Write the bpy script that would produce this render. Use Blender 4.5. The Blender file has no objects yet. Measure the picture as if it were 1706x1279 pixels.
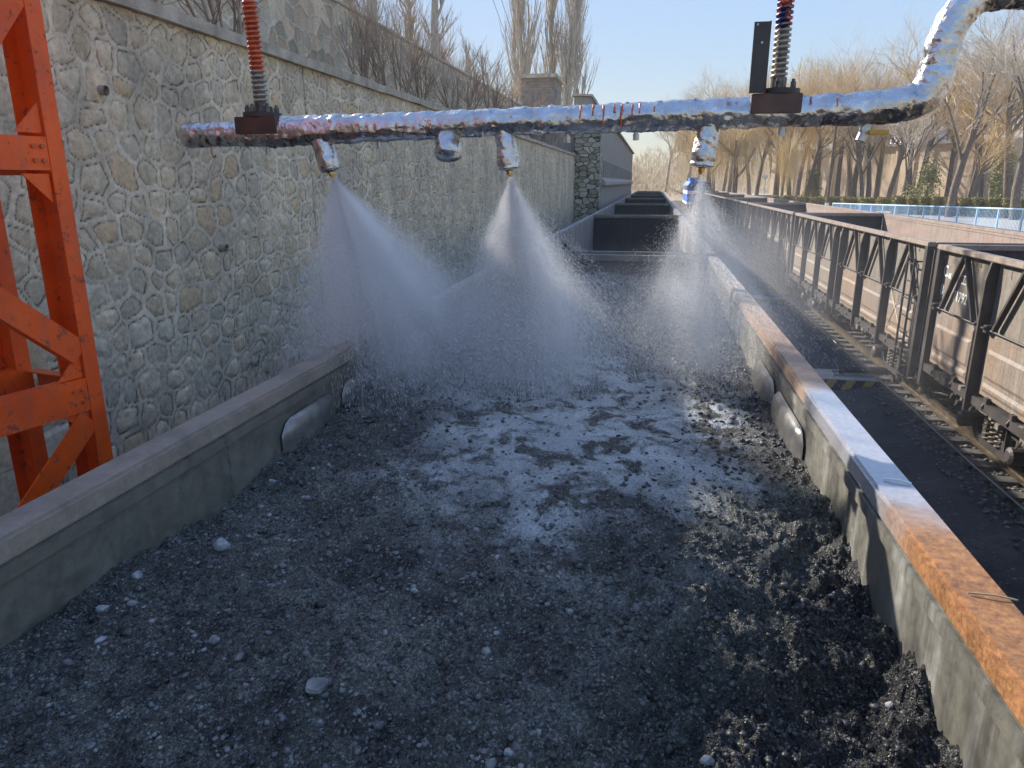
import bpy, math, random
import numpy as np
from mathutils import Vector, Matrix, Euler

R = math.radians
rnd = random.Random(7)
rng = np.random.default_rng(7)
scene = bpy.context.scene
COL = scene.collection
CZ = 4.18                     # camera height above the rail heads

# ------------------------------------------------------------------ helpers
def tag(o, label=None, cat=None, group=None, kind=None):
    if label: o['label'] = label
    if cat: o['category'] = cat
    if group: o['group'] = group
    if kind: o['kind'] = kind
    return o

def empty(name, loc=(0, 0, 0), rz=0.0):
    o = bpy.data.objects.new(name, None)
    o.location = loc
    o.rotation_euler = (0, 0, rz)
    o.empty_display_size = 0.2
    COL.objects.link(o)
    return o

def origin_of(o):
    v = Vector((0, 0, 0))
    while o is not None:
        v += o.location
        o = o.parent
    return v

class MB:
    """collects shapes, then links them as ONE mesh object"""
    def __init__(self):
        self.v = []; self.f = []; self.n = 0
    def add(self, verts, faces):
        b = self.n
        self.v.extend([tuple(p) for p in verts])
        self.f.extend([tuple(i + b for i in q) for q in faces])
        self.n += len(verts)
        return self
    def box(self, x0, x1, y0, y1, z0, z1):
        return self.add([(x0,y0,z0),(x1,y0,z0),(x1,y1,z0),(x0,y1,z0),(x0,y0,z1),(x1,y0,z1),(x1,y1,z1),(x0,y1,z1)],
                 [(0,3,2,1),(4,5,6,7),(0,1,5,4),(1,2,6,5),(2,3,7,6),(3,0,4,7)])
    def bar(self, p0, p1, w, h, up=(0, 0, 1)):
        """rectangular bar from p0 to p1; w across, h along up"""
        p0 = Vector(p0); p1 = Vector(p1); d = (p1 - p0).normalized(); up = Vector(up)
        s = d.cross(up)
        if s.length < 1e-4: s = d.cross(Vector((1, 0, 0)))
        s.normalize(); u = s.cross(d).normalized()
        vs = []
        for p in (p0, p1):
            for a, b in ((-1,-1),(1,-1),(1,1),(-1,1)):
                vs.append(p + s * (a * w / 2) + u * (b * h / 2))
        return self.add(vs, [(0,1,2,3)[::-1],(4,5,6,7),(0,1,5,4),(1,2,6,5),(2,3,7,6),(3,0,4,7)])
    def tube(self, pts, rad, n=8, cap=True):
        pts = [Vector(p) for p in pts]
        if not hasattr(rad, '__len__'): rad = [rad] * len(pts)
        vs = []; fs = []
        t0 = (pts[1] - pts[0]).normalized()
        ref = Vector((0, 0, 1)) if abs(t0.z) < 0.9 else Vector((1, 0, 0))
        s = t0.cross(ref).normalized()
        for i, p in enumerate(pts):
            t = (pts[min(i + 1, len(pts) - 1)] - pts[max(i - 1, 0)])
            t = t.normalized() if t.length > 1e-9 else t0
            s = (s - t * s.dot(t))
            s = s.normalized() if s.length > 1e-6 else t.orthogonal().normalized()
            u = t.cross(s)
            for k in range(n):
                a = 2 * math.pi * k / n
                vs.append(p + (s * math.cos(a) + u * math.sin(a)) * rad[i])
        for i in range(len(pts) - 1):
            for k in range(n):
                k2 = (k + 1) % n
                fs.append((i*n+k, i*n+k2, (i+1)*n+k2, (i+1)*n+k))
        if cap:
            fs.append(tuple(range(n))[::-1]); fs.append(tuple((len(pts)-1)*n + k for k in range(n)))
        return self.add(vs, fs)
    def cyl(self, p0, p1, r, n=16):
        return self.tube([p0, p1], r, n)
    def prism(self, poly, axis, a0, a1):
        """poly: 2-D outline; axis 'x' (poly is y,z), 'y' (poly is x,z) or 'z'"""
        def P(q, a):
            return {'x': (a, q[0], q[1]), 'y': (q[0], a, q[1]), 'z': (q[0], q[1], a)}[axis]
        n = len(poly)
        vs = [P(q, a0) for q in poly] + [P(q, a1) for q in poly]
        fs = [tuple(range(n))[::-1], tuple(range(n, 2 * n))]
        for k in range(n):
            fs.append((k, (k + 1) % n, n + (k + 1) % n, n + k))
        return self.add(vs, fs)
    def build(self, name, mat, parent=None, smooth=False, bevel=0.0, base=None):
        me = bpy.data.meshes.new(name)
        if parent is not None:
            off = origin_of(parent)
        elif base is not None:
            off = Vector(base)
        else:
            a = np.array(self.v); off = Vector(((a[:,0].min()+a[:,0].max())/2, (a[:,1].min()+a[:,1].max())/2, a[:,2].min()))
        me.from_pydata([(x - off.x, y - off.y, z - off.z) for x, y, z in self.v], [], self.f)
        me.materials.append(mat)
        o = bpy.data.objects.new(name, me)
        COL.objects.link(o)
        if parent is not None: o.parent = parent
        else: o.location = off
        import bmesh
        if self.n < 60000:
            bm = bmesh.new(); bm.from_mesh(me)
            bmesh.ops.recalc_face_normals(bm, faces=bm.faces)
            if bevel > 0:
                es = [e for e in bm.edges if len(e.link_faces) == 2 and e.calc_face_angle(0) > 0.6]
                bmesh.ops.bevel(bm, geom=es, offset=bevel, segments=2, affect='EDGES', clamp_overlap=True)
            bm.to_mesh(me); bm.free()
        if smooth:
            me.polygons.foreach_set('use_smooth', [True] * len(me.polygons))
        return o

def np_mesh(name, V, F, mat, parent=None, off=(0, 0, 0), smooth=False, attrs=None):
    """V (n,3) and F (m,k) numpy arrays -> mesh object, fast"""
    me = bpy.data.meshes.new(name)
    off = np.array(off, float)
    V = V - off
    k = F.shape[1]
    me.vertices.add(len(V)); me.vertices.foreach_set('co', V.astype(np.float32).ravel())
    me.loops.add(F.size); me.loops.foreach_set('vertex_index', F.astype(np.int32).ravel())
    me.polygons.add(len(F)); me.polygons.foreach_set('loop_start', np.arange(0, F.size, k, dtype=np.int32))
    me.polygons.foreach_set('loop_total', np.full(len(F), k, dtype=np.int32))
    if smooth: me.polygons.foreach_set('use_smooth', np.ones(len(F), dtype=bool))
    me.update(calc_edges=True)
    if attrs:
        for an, arr in attrs.items():
            a = me.color_attributes.new(an, 'FLOAT_COLOR', 'POINT')
            a.data.foreach_set('color', arr.astype(np.float32).ravel())
    me.validate()
    me.materials.append(mat)
    o = bpy.data.objects.new(name, me)
    COL.objects.link(o)
    if parent is not None: o.parent = parent
    else: o.location = off
    return o

def grid_faces(ni, nj):
    i, j = np.meshgrid(np.arange(ni - 1), np.arange(nj - 1), indexing='ij')
    a = (i * nj + j).ravel()
    return np.stack([a, a + nj, a + nj + 1, a + 1], 1)

def copy_tree(o, parent=None):
    c = o.copy(); COL.objects.link(c); c.parent = parent
    for ch in list(o.children):
        copy_tree(ch, c)
    return c

# numpy noise
def _h(i, j, seed):
    n = (i.astype(np.int64) * 374761393 + j.astype(np.int64) * 668265263 + seed * 1442695041) & 0x7fffffff
    n = ((n ^ (n >> 13)) * 1274126177) & 0x7fffffff
    n = (n ^ (n >> 16)) & 0xffffff
    return n / float(0xffffff)
def vnoise(x, y, seed=0):
    i = np.floor(x); j = np.floor(y); fx = x - i; fy = y - j
    fx = fx*fx*fx*(fx*(fx*6-15)+10); fy = fy*fy*fy*(fy*(fy*6-15)+10)
    i = i.astype(np.int64); j = j.astype(np.int64)
    a = _h(i, j, seed); b = _h(i+1, j, seed); c = _h(i, j+1, seed); d = _h(i+1, j+1, seed)
    return (a + (b-a)*fx) * (1-fy) + (c + (d-c)*fx) * fy
def fbm(x, y, seed=0, oc=5, gain=0.5):
    s = 0; a = 1; t = 0
    for k in range(oc):
        s = s + a * (vnoise(x * 2**k + 17.3*k, y * 2**k - 9.1*k, seed + k) - .5); t += a; a *= gain
    return s / t * 2
def sstep(a, b, x):
    t = np.clip((x - a) / (b - a), 0, 1); return t*t*(3-2*t)

# ------------------------------------------------------------------ materials
def new_mat(name):
    m = bpy.data.materials.new(name); m.use_nodes = True
    nt = m.node_tree; b = nt.nodes['Principled BSDF']
    return m, nt, b
def N(nt, t, **kw):
    n = nt.nodes.new(t)
    for k, v in kw.items():
        if k in n.inputs: n.inputs[k].default_value = v
        else: setattr(n, k, v)
    return n
def ramp(nt, fac, stops):
    r = nt.nodes.new('ShaderNodeValToRGB'); e = r.color_ramp.elements
    while len(e) < len(stops): e.new(0.5)
    for i, (p, c) in enumerate(stops):
        e[i].position = p; e[i].color = (*c, 1) if len(c) == 3 else c
    nt.links.new(fac, r.inputs[0]); return r.outputs[0]
def mix(nt, fac, a, b, mode='MIX'):
    m = nt.nodes.new('ShaderNodeMix'); m.data_type = 'RGBA'; m.blend_type = mode
    for s, v in ((0, fac), (6, a), (7, b)):
        if isinstance(v, (int, float)): m.inputs[s].default_value = v
        elif isinstance(v, tuple): m.inputs[s].default_value = (*v, 1) if len(v) == 3 else v
        else: nt.links.new(v, m.inputs[s])
    return m.outputs[2]
def math_n(nt, op, a, b=None, c=None, clamp=False):
    m = nt.nodes.new('ShaderNodeMath'); m.operation = op; m.use_clamp = clamp
    for i, v in enumerate((a, b, c)):
        if v is None: continue
        if isinstance(v, (int, float)): m.inputs[i].default_value = v
        else: nt.links.new(v, m.inputs[i])
    return m.outputs[0]
def coords(nt, kind='Object', scale=(1, 1, 1)):
    tc = nt.nodes.new('ShaderNodeTexCoord'); mp = nt.nodes.new('ShaderNodeMapping')
    mp.inputs['Scale'].default_value = scale
    nt.links.new(tc.outputs[kind], mp.inputs[0]); return mp.outputs[0]
def wcoords(nt, scale=(1, 1, 1)):
    g = nt.nodes.new('ShaderNodeNewGeometry'); mp = nt.nodes.new('ShaderNodeMapping')
    mp.inputs['Scale'].default_value = scale
    nt.links.new(g.outputs['Position'], mp.inputs[0]); return mp.outputs[0]
def noise(nt, vec, scale, detail=6, rough=.6, dist=0.0):
    n = N(nt, 'ShaderNodeTexNoise'); n.inputs['Scale'].default_value = scale
    n.inputs['Detail'].default_value = detail; n.inputs['Roughness'].default_value = rough
    n.inputs['Distortion'].default_value = dist
    nt.links.new(vec, n.inputs['Vector']); return n.outputs['Fac']
def bump(nt, b, h, strength=.3, dist=.02, normal=None):
    n = N(nt, 'ShaderNodeBump'); n.inputs['Strength'].default_value = strength; n.inputs['Distance'].default_value = dist
    nt.links.new(h, n.inputs['Height'])
    if normal is not None: nt.links.new(normal, n.inputs['Normal'])
    nt.links.new(n.outputs[0], b.inputs['Normal']); return n.outputs[0]

def simple(name, c1, c2, scale=4, rough=.7, metal=0, bstr=.2, stops=(.35, .65), bscale=None, rough2=None, stretch=(1,1,1), bdist=.01):
    m, nt, b = new_mat(name)
    v = wcoords(nt, stretch)
    n = noise(nt, v, scale)
    nt.links.new(ramp(nt, n, [(stops[0], c1), (stops[1], c2)]), b.inputs['Base Color'])
    b.inputs['Metallic'].default_value = metal
    if rough2 is None: b.inputs['Roughness'].default_value = rough
    else: nt.links.new(ramp(nt, n, [(.3, (rough,)*3), (.7, (rough2,)*3)]), b.inputs['Roughness'])
    if bstr: bump(nt, b, noise(nt, v, bscale or scale * 8), bstr, bdist)
    return m

def wagon_mat(name, base, rust, pale, pale_amt=.45, streak=True, rust_amt=.5, rough=.55):
    m, nt, b = new_mat(name)
    v = wcoords(nt)
    big = noise(nt, v, 1.3, 5, .6, .4)
    fine = noise(nt, v, 22, 8, .7)
    col = mix(nt, ramp(nt, big, [(.38, (0,0,0)), (.62, (rust_amt,)*3)]), base, rust)
    sv = wcoords(nt, (7, 7, .35)) if streak else wcoords(nt, (3, 3, 3))
    st = noise(nt, sv, 1.0, 7, .65)
    col = mix(nt, ramp(nt, st, [(.50, (0,0,0)), (.68, (pale_amt,)*3)]), col, pale)
    dirt = noise(nt, sv, 2.3, 6, .6)
    col = mix(nt, ramp(nt, dirt, [(.5, (0,0,0)), (.72, (.7,)*3)]), col, (base[0]*.35, base[1]*.35, base[2]*.35))
    col = mix(nt, .5, col, ramp(nt, fine, [(.3, (.45,)*3), (.7, (1.25,)*3)]), 'MULTIPLY')
    nt.links.new(col, b.inputs['Base Color'])
    nt.links.new(ramp(nt, fine, [(.3, (rough-.12,)*3), (.7, (rough+.25,)*3)]), b.inputs['Roughness'])
    pit = ramp(nt, noise(nt, v, 38, 8, .8), [(.60, (0,)*3), (.66, (1,)*3)])
    col = mix(nt, math_n(nt, 'MULTIPLY', pit, .6), col, (rust[0]*.45, rust[1]*.38, rust[2]*.3))
    nt.links.new(col, b.inputs['Base Color'])
    n1_ = bump(nt, b, noise(nt, v, 60, 6, .7), .25, .006)
    dent = N(nt, 'ShaderNodeBump'); dent.inputs['Strength'].default_value = .35; dent.inputs['Distance'].default_value = .06
    nt.links.new(noise(nt, v, 2.2, 2, .4), dent.inputs['Height']); nt.links.new(n1_, dent.inputs['Normal']); nt.links.new(dent.outputs[0], b.inputs['Normal'])
    return m

M = {}
M['steel_dark'] = simple('steel_dark', (.018,.016,.018), (.05,.044,.042), 5, .5, 0, .25)
M['steel_post'] = simple('steel_post', (.022,.018,.017), (.055,.044,.038), 3, .6, 0, .25)
M['wagon_out'] = wagon_mat('wagon_out', (.19,.165,.14), (.25,.17,.11), (.24,.24,.22), .75)
M['wagon_door'] = wagon_mat('wagon_door', (.21,.175,.145), (.30,.18,.10), (.28,.27,.24), .6, rust_amt=.6)
M['wagon_rimR'] = wagon_mat('wagon_rim_pale', (.27,.22,.185), (.31,.21,.15), (.33,.30,.26), .5, streak=False)
M['wagon_in'] = wagon_mat('wagon_inside_brown', (.26,.205,.18), (.34,.22,.16), (.33,.29,.27), .4)
M['wagon_in_near'] = wagon_mat('wagon_inside_grey', (.15,.148,.125), (.18,.155,.11), (.38,.375,.34), .7, rust_amt=.35, rough=.5)
M['wagon_in_dull'] = wagon_mat('wagon_inside_dull', (.165,.155,.125), (.19,.16,.12), (.25,.24,.205), .45, streak=False, rust_amt=.4, rough=.5)
M['wagon_in_left'] = wagon_mat('wagon_inside_streaky', (.20,.185,.18), (.22,.19,.17), (.62,.63,.64), .85, rust_amt=.4)
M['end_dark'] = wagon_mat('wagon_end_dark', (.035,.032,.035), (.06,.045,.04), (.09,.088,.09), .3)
M['wheel'] = simple('wheel_steel', (.04,.03,.025), (.12,.08,.05), 8, .5, .4, .1)
M['spring'] = simple('bogie_spring', (.09,.075,.06), (.20,.165,.125), 10, .7, 0, .2)
M['rail'] = simple('rail_steel', (.10,.075,.05), (.24,.19,.13), 6, .35, .7, .1)
M['sleeper'] = simple('sleeper_concrete', (.045,.042,.038), (.12,.11,.10), 6, .9, 0, .4)
def orange_mat():
    m, nt, b = new_mat('orange_paint')
    v = wcoords(nt); n = noise(nt, v, 2.5); g_ = noise(nt, v, 17, 8, .75); st_ = noise(nt, wcoords(nt, (9, 9, .8)), 2.0, 6, .7)
    c = ramp(nt, n, [(.35, (.66,.075,.009)), (.65, (.92,.12,.010))])
    c = mix(nt, ramp(nt, g_, [(.57, (0,)*3), (.63, (.85,)*3)]), c, (.13,.055,.035))
    c = mix(nt, ramp(nt, st_, [(.52, (0,)*3), (.72, (.38,)*3)]), c, (.22,.12,.09))
    nt.links.new(c, b.inputs['Base Color']); nt.links.new(ramp(nt, g_, [(.4, (.36,)*3), (.7, (.75,)*3)]), b.inputs['Roughness'])
    bump(nt, b, g_, .12, .004); return m
M['orange'] = orange_mat()
M['orange_dusty'] = simple('orange_paint_worn', (.50,.10,.03), (.66,.14,.035), 6, .55, 0, .15)
M['brown_block'] = simple('brown_block_paint', (.055,.028,.022), (.10,.045,.032), 9, .45, 0, .2)
M['bolt'] = simple('bolt_steel', (.04,.038,.036), (.16,.15,.14), 30, .4, .6, .1)
M['galv'] = simple('galvanised', (.32,.33,.34), (.48,.49,.5), 30, .35, .8, .1)
M['brass'] = simple('brass', (.45,.27,.07), (.62,.42,.14), 40, .3, .9, .05)
M['yellow_plastic'] = simple('yellow_handle', (.50,.28,.03), (.60,.36,.05), 20, .45, 0, .05)
M['concrete'] = simple('concrete', (.30,.285,.255), (.42,.40,.365), 2.5, .9, 0, .4, bscale=40)
M['coping'] = simple('coping_concrete', (.30,.27,.215), (.56,.50,.40), 3.5, .92, 0, .6, bscale=28, bdist=.02)
M['pavement'] = simple('pale_concrete_edge', (.55,.48,.36), (.68,.60,.46), .6, .9, 0, .2)
M['bark'] = simple('bark', (.075,.055,.042), (.20,.155,.12), 6, .9, 0, .5, stretch=(3,3,.6))
M['bark_pale'] = simple('bark_pale', (.34,.31,.25), (.52,.47,.38), 5, .9, 0, .4, stretch=(3,3,.6))
M['twig'] = simple('twig', (.26,.19,.135), (.42,.33,.24), 2, .85, 0, 0)
M['twig_grey'] = simple('twig_grey', (.36,.31,.25), (.56,.49,.40), 2, .85, 0, 0)
M['twig_tan'] = simple('twig_tan', (.42,.29,.15), (.62,.45,.24), .6, .85, 0, 0)
M['willow'] = simple('willow_twig', (.50,.37,.18), (.70,.54,.28), .4, .8, 0, 0)
M['leaf_olive'] = simple('leaf_olive', (.14,.15,.05), (.30,.29,.11), 1.5, .7, 0, 0)
M['hedge_leaf'] = simple('hedge_leaf', (.16,.15,.045), (.34,.29,.10), .8, .8, 0, 0)
M['dry_grass'] = simple('dry_grass', (.32,.25,.14), (.50,.41,.26), 3, .9, 0, 0)
M['blue_paint'] = simple('blue_paint', (.30,.48,.66), (.40,.57,.74), 3, .5, 0, .05)
M['blue_bin'] = simple('blue_bin_plastic', (.01,.10,.50), (.015,.15,.62), 3, .4, 0, .05)
M['loco_blue'] = simple('loco_blue', (.01,.13,.55), (.02,.18,.65), 1, .4, 0, 0)
M['white_paint'] = simple('white_paint', (.70,.71,.72), (.82,.82,.82), 2, .5, 0, .05)
M['glass'] = simple('dark_glass', (.02,.025,.03), (.04,.045,.05), 2, .08, 0, 0)
M['factory_wall'] = simple('factory_wall', (.46,.35,.24), (.60,.47,.33), .15, .9, 0, .1, bscale=3)
M['roof_grey'] = simple('roof_sheet', (.30,.29,.29), (.40,.385,.38), .3, .6, 0, .1)
M['brick_dull'] = None
M['soil'] = simple('terrace_soil', (.16,.12,.08), (.30,.24,.16), 3, .95, 0, .6, bdist=.04)
M['chalk'] = simple('chalk_paint', (.60,.55,.36), (.74,.70,.50), 20, .9, 0, 0)
M['letter'] = simple('letter_paint', (.66,.67,.62), (.84,.84,.78), 25, .8, 0, 0)
M['black_rubber'] = simple('black_rubber', (.012,.012,.013), (.03,.03,.03), 10, .6, 0, .1)
M['pale_stone'] = simple('pale_stone', (.16,.165,.16), (.42,.43,.42), 30, .7, 0, .3)

def stone_mat(name):
    m, nt, b = new_mat(name)
    at = N(nt, 'ShaderNodeVertexColor'); at.layer_name = 'col'
    v = wcoords(nt)
    n1 = noise(nt, v, 1.1, 4, .6)
    n2 = noise(nt, v, 26, 8, .72)
    n3 = noise(nt, v, 110, 4, .6)
    c = mix(nt, .75, at.outputs[0], ramp(nt, n2, [(.28, (.50,)*3), (.5, (1,)*3), (.75, (1.35,)*3)]), 'MULTIPLY')
    c = mix(nt, .6, c, ramp(nt, n1, [(.35, (.72,.72,.74)), (.65, (1.15,1.12,1.05))]), 'MULTIPLY')
    # rain stains running down from the coping
    sv = wcoords(nt, (1, 2.2, .22))
    ns = noise(nt, sv, 1.5, 6, .65)
    c = mix(nt, .5, c, ramp(nt, ns, [(.42, (1,)*3), (.68, (.52,.52,.5))]), 'MULTIPLY')
    nt.links.new(c, b.inputs['Base Color'])
    b.inputs['Roughness'].default_value = .93
    b.inputs['Specular IOR Level'].default_value = .25
    h = math_n(nt, 'ADD', n2, math_n(nt, 'MULTIPLY', n3, .35))
    bump(nt, b, h, .55, .012)
    return m
M['stone'] = stone_mat('rubble_stone')

def blockwall_mat(name, c1, c2, mortar, sx, sy, msize=.02, rough=.9, rot=None):
    m, nt, b = new_mat(name)
    g = nt.nodes.new('ShaderNodeNewGeometry'); sep = nt.nodes.new('ShaderNodeSeparateXYZ'); cmb = nt.nodes.new('ShaderNodeCombineXYZ')
    nt.links.new(g.outputs['Position'], sep.inputs[0])
    s = math_n(nt, 'ADD', sep.outputs[0], sep.outputs[1])
    nt.links.new(s, cmb.inputs[0]); nt.links.new(sep.outputs[2], cmb.inputs[1])
    dn = N(nt, 'ShaderNodeTexNoise'); dn.inputs['Scale'].default_value = 2.2; nt.links.new(cmb.outputs[0], dn.inputs['Vector'])
    vm = nt.nodes.new('ShaderNodeVectorMath'); vm.operation = 'MULTIPLY_ADD'
    nt.links.new(dn.outputs['Color'], vm.inputs[0]); vm.inputs[1].default_value = (.12, .12, 0); nt.links.new(cmb.outputs[0], vm.inputs[2])
    br = N(nt, 'ShaderNodeTexBrick'); br.inputs['Scale'].default_value = 1
    br.inputs['Color1'].default_value = (*c1, 1); br.inputs['Color2'].default_value = (*c2, 1); br.inputs['Mortar'].default_value = (*mortar, 1)
    br.inputs['Brick Width'].default_value = sx; br.inputs['Row Height'].default_value = sy; br.inputs['Mortar Size'].default_value = msize
    nt.links.new(vm.outputs[0], br.inputs['Vector'])
    v = wcoords(nt)
    c = mix(nt, .8, br.outputs['Color'], ramp(nt, noise(nt, v, 3.0, 8, .7), [(.3, (.55,)*3), (.7, (1.3,)*3)]), 'MULTIPLY')
    nt.links.new(c, b.inputs['Base Color']); b.inputs['Roughness'].default_value = rough
    bump(nt, b, math_n(nt, 'SUBTRACT', noise(nt, v, 14), br.outputs['Fac']), .6, .03)
    return m
def pillar_mat():
    m, nt, b = new_mat('pillar_stone')
    v = wcoords(nt, (1, 1, 1.7))
    dn = N(nt, 'ShaderNodeTexNoise'); dn.inputs['Scale'].default_value = 1.6; nt.links.new(v, dn.inputs['Vector'])
    vm = nt.nodes.new('ShaderNodeVectorMath'); vm.operation = 'MULTIPLY_ADD'; nt.links.new(dn.outputs['Color'], vm.inputs[0]); vm.inputs[1].default_value = (.25,.25,.25); nt.links.new(v, vm.inputs[2])
    vo = N(nt, 'ShaderNodeTexVoronoi'); vo.feature = 'DISTANCE_TO_EDGE'; vo.inputs['Scale'].default_value = 2.7; nt.links.new(vm.outputs[0], vo.inputs['Vector'])
    vc = N(nt, 'ShaderNodeTexVoronoi'); vc.inputs['Scale'].default_value = 2.7; nt.links.new(vm.outputs[0], vc.inputs['Vector'])
    bw_ = nt.nodes.new('ShaderNodeRGBToBW'); nt.links.new(vc.outputs['Color'], bw_.inputs[0])
    c = ramp(nt, bw_.outputs[0], [(.2, (.22,.21,.15)), (.5, (.36,.34,.25)), (.8, (.50,.47,.38))])
    e = ramp(nt, vo.outputs['Distance'], [(.0, (.12,.11,.09)), (.035, (.12,.11,.09)), (.07, (1,1,1))])
    c = mix(nt, 1.0, c, e, 'MULTIPLY')
    c = mix(nt, .7, c, ramp(nt, noise(nt, v, 7, 7, .7), [(.3, (.6,)*3), (.7, (1.25,)*3)]), 'MULTIPLY')
    nt.links.new(c, b.inputs['Base Color']); b.inputs['Roughness'].default_value = .9
    bump(nt, b, e, .6, .05); return m
M['pillar'] = pillar_mat()
M['brick_dull'] = blockwall_mat('dull_brick', (.25,.20,.165), (.34,.28,.23), (.22,.20,.18), .5, .16, .015)
M['plaster'] = wagon_mat('weathered_plaster', (.33,.31,.28), (.37,.32,.27), (.43,.41,.38), .5, rust_amt=.4, rough=.9)

def foil_mat():
    m, nt, b = new_mat('crumpled_foil')
    v = wcoords(nt)
    b.inputs['Metallic'].default_value = 1.0
    n = noise(nt, v, 9, 5, .6)
    nt.links.new(ramp(nt, n, [(.3, (.42,.42,.42)), (.7, (.70,.70,.70))]), b.inputs['Base Color'])
    nt.links.new(ramp(nt, noise(nt, v, 16, 3), [(.35, (.20,)*3), (.7, (.42,)*3)]), b.inputs['Roughness'])
    vo = N(nt, 'ShaderNodeTexVoronoi'); vo.feature = 'F1'; vo.inputs['Scale'].default_value = 26
    wv = nt.nodes.new('ShaderNodeVectorMath'); wv.operation = 'MULTIPLY_ADD'
    dn = N(nt, 'ShaderNodeTexNoise'); dn.inputs['Scale'].default_value = 20; nt.links.new(v, dn.inputs['Vector'])
    nt.links.new(dn.outputs['Color'], wv.inputs[0]); wv.inputs[1].default_value = (.05,.05,.05); nt.links.new(v, wv.inputs[2])
    nt.links.new(wv.outputs[0], vo.inputs['Vector'])
    h = math_n(nt, 'ADD', vo.outputs['Distance'], math_n(nt, 'MULTIPLY', noise(nt, v, 60, 4, .6), .5))
    bump(nt, b, h, .50, .010)
    return m
M['foil'] = foil_mat()

def rod_mat(name, lo, hi, c2=None, lo2=9, hi2=9):
    m, nt, b = new_mat(name)
    g = nt.nodes.new('ShaderNodeNewGeometry'); sep = nt.nodes.new('ShaderNodeSeparateXYZ'); nt.links.new(g.outputs['Position'], sep.inputs[0])
    n = noise(nt, wcoords(nt), 14, 4)
    z = math_n(nt, 'ADD', sep.outputs[2], math_n(nt, 'MULTIPLY', math_n(nt, 'SUBTRACT', n, .5), .12))
    f = math_n(nt, 'MULTIPLY', math_n(nt, 'GREATER_THAN', z, lo), math_n(nt, 'LESS_THAN', z, hi))
    steel = ramp(nt, noise(nt, wcoords(nt), 30), [(.35, (.22,.19,.16)), (.65, (.42,.39,.34))])
    c = mix(nt, f, steel, ramp(nt, n, [(.4, (.42,.09,.045)), (.6, (.62,.15,.07))]))
    if c2:
        f2 = math_n(nt, 'MULTIPLY', math_n(nt, 'GREATER_THAN', z, lo2), math_n(nt, 'LESS_THAN', z, hi2))
        f2 = math_n(nt, 'MULTIPLY', f2, math_n(nt, 'GREATER_THAN', noise(nt, wcoords(nt), 22, 2), .47))
        c = mix(nt, f2, c, c2)
    nt.links.new(c, b.inputs['Base Color']); b.inputs['Roughness'].default_value = .38
    b.inputs['Metallic'].default_value = .45
    return m

# near wagon's rim: rust, a wet stretch with sky blue painted in, worn paint
def rim_mat():
    m, nt, b = new_mat('rim_rust_wet')
    v = wcoords(nt)
    g = nt.nodes.new('ShaderNodeNewGeometry'); sep = nt.nodes.new('ShaderNodeSeparateXYZ'); nt.links.new(g.outputs['Position'], sep.inputs[0])
    n = noise(nt, v, 3.2, 7, .65); fine = noise(nt, v, 45, 8, .75)
    rust = ramp(nt, n, [(.3, (.20,.16,.13)), (.5, (.33,.22,.15)), (.7, (.36,.25,.18))])
    right = math_n(nt, 'GREATER_THAN', sep.outputs[0], 0.0)
    # fresher, stronger rust at the near end of the right rim
    y = math_n(nt, 'ADD', sep.outputs[1], math_n(nt, 'MULTIPLY', math_n(nt, 'SUBTRACT', n, .5), .7))
    near = math_n(nt, 'MULTIPLY', right, N1(nt, y, 2.45, 2.05))
    rust = mix(nt, near, rust, ramp(nt, fine, [(.3, (.17,.075,.03)), (.6, (.36,.165,.06))]))
    far = N1(nt, y, 5.5, 9.0)
    rust = mix(nt, math_n(nt, 'MULTIPLY', far, .8), rust, (.38,.36,.33))
    leftf = math_n(nt, 'LESS_THAN', sep.outputs[0], 0.0)
    rust = mix(nt, math_n(nt, 'MULTIPLY', leftf, .8), rust, ramp(nt, n, [(.3, (.20,.17,.14)), (.55, (.33,.29,.24)), (.75, (.34,.23,.16))]))
    wet = math_n(nt, 'MULTIPLY', right, math_n(nt, 'MULTIPLY', N1(nt, y, 2.2, 2.55), N1(nt, y, 3.95, 3.75)))
    col = mix(nt, math_n(nt, 'MULTIPLY', wet, .75), rust, (.34,.37,.43))  # wet stretch: bluish sky reflection put into the base colour
    col = mix(nt, .5, col, ramp(nt, fine, [(.3, (.5,)*3), (.7, (1.3,)*3)]), 'MULTIPLY')
    nt.links.new(col, b.inputs['Base Color'])
    rr = mix(nt, wet, ramp(nt, fine, [(.3, (.45,)*3), (.7, (.8,)*3)]), ramp(nt, n, [(.3, (.10,)*3), (.7, (.24,)*3)]))
    nt.links.new(rr, b.inputs['Roughness'])
    nt.links.new(math_n(nt, 'MULTIPLY', wet, .85), b.inputs['Coat Weight']); b.inputs['Coat Roughness'].default_value = .12
    bn = N(nt, 'ShaderNodeBump'); bn.inputs['Distance'].default_value = .006
    nt.links.new(mix(nt, wet, (.5,)*3, (.06,)*3), bn.inputs['Strength']); nt.links.new(fine, bn.inputs['Height'])
    nt.links.new(bn.outputs[0], b.inputs['Normal'])
    return m
def N1(nt, x, a, c):
    """smooth 0..1 as x goes from a to c"""
    mr = nt.nodes.new('ShaderNodeMapRange'); mr.interpolation_type = 'SMOOTHSTEP'
    nt.links.new(x, mr.inputs[0]) if not isinstance(x, (int, float)) else None
    if a < c:
        mr.inputs[1].default_value = a; mr.inputs[2].default_value = c; mr.inputs[3].default_value = 0; mr.inputs[4].default_value = 1
    else:
        mr.inputs[1].default_value = c; mr.inputs[2].default_value = a; mr.inputs[3].default_value = 1; mr.inputs[4].default_value = 0
    return mr.outputs[0]
M['rim'] = rim_mat()

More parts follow.
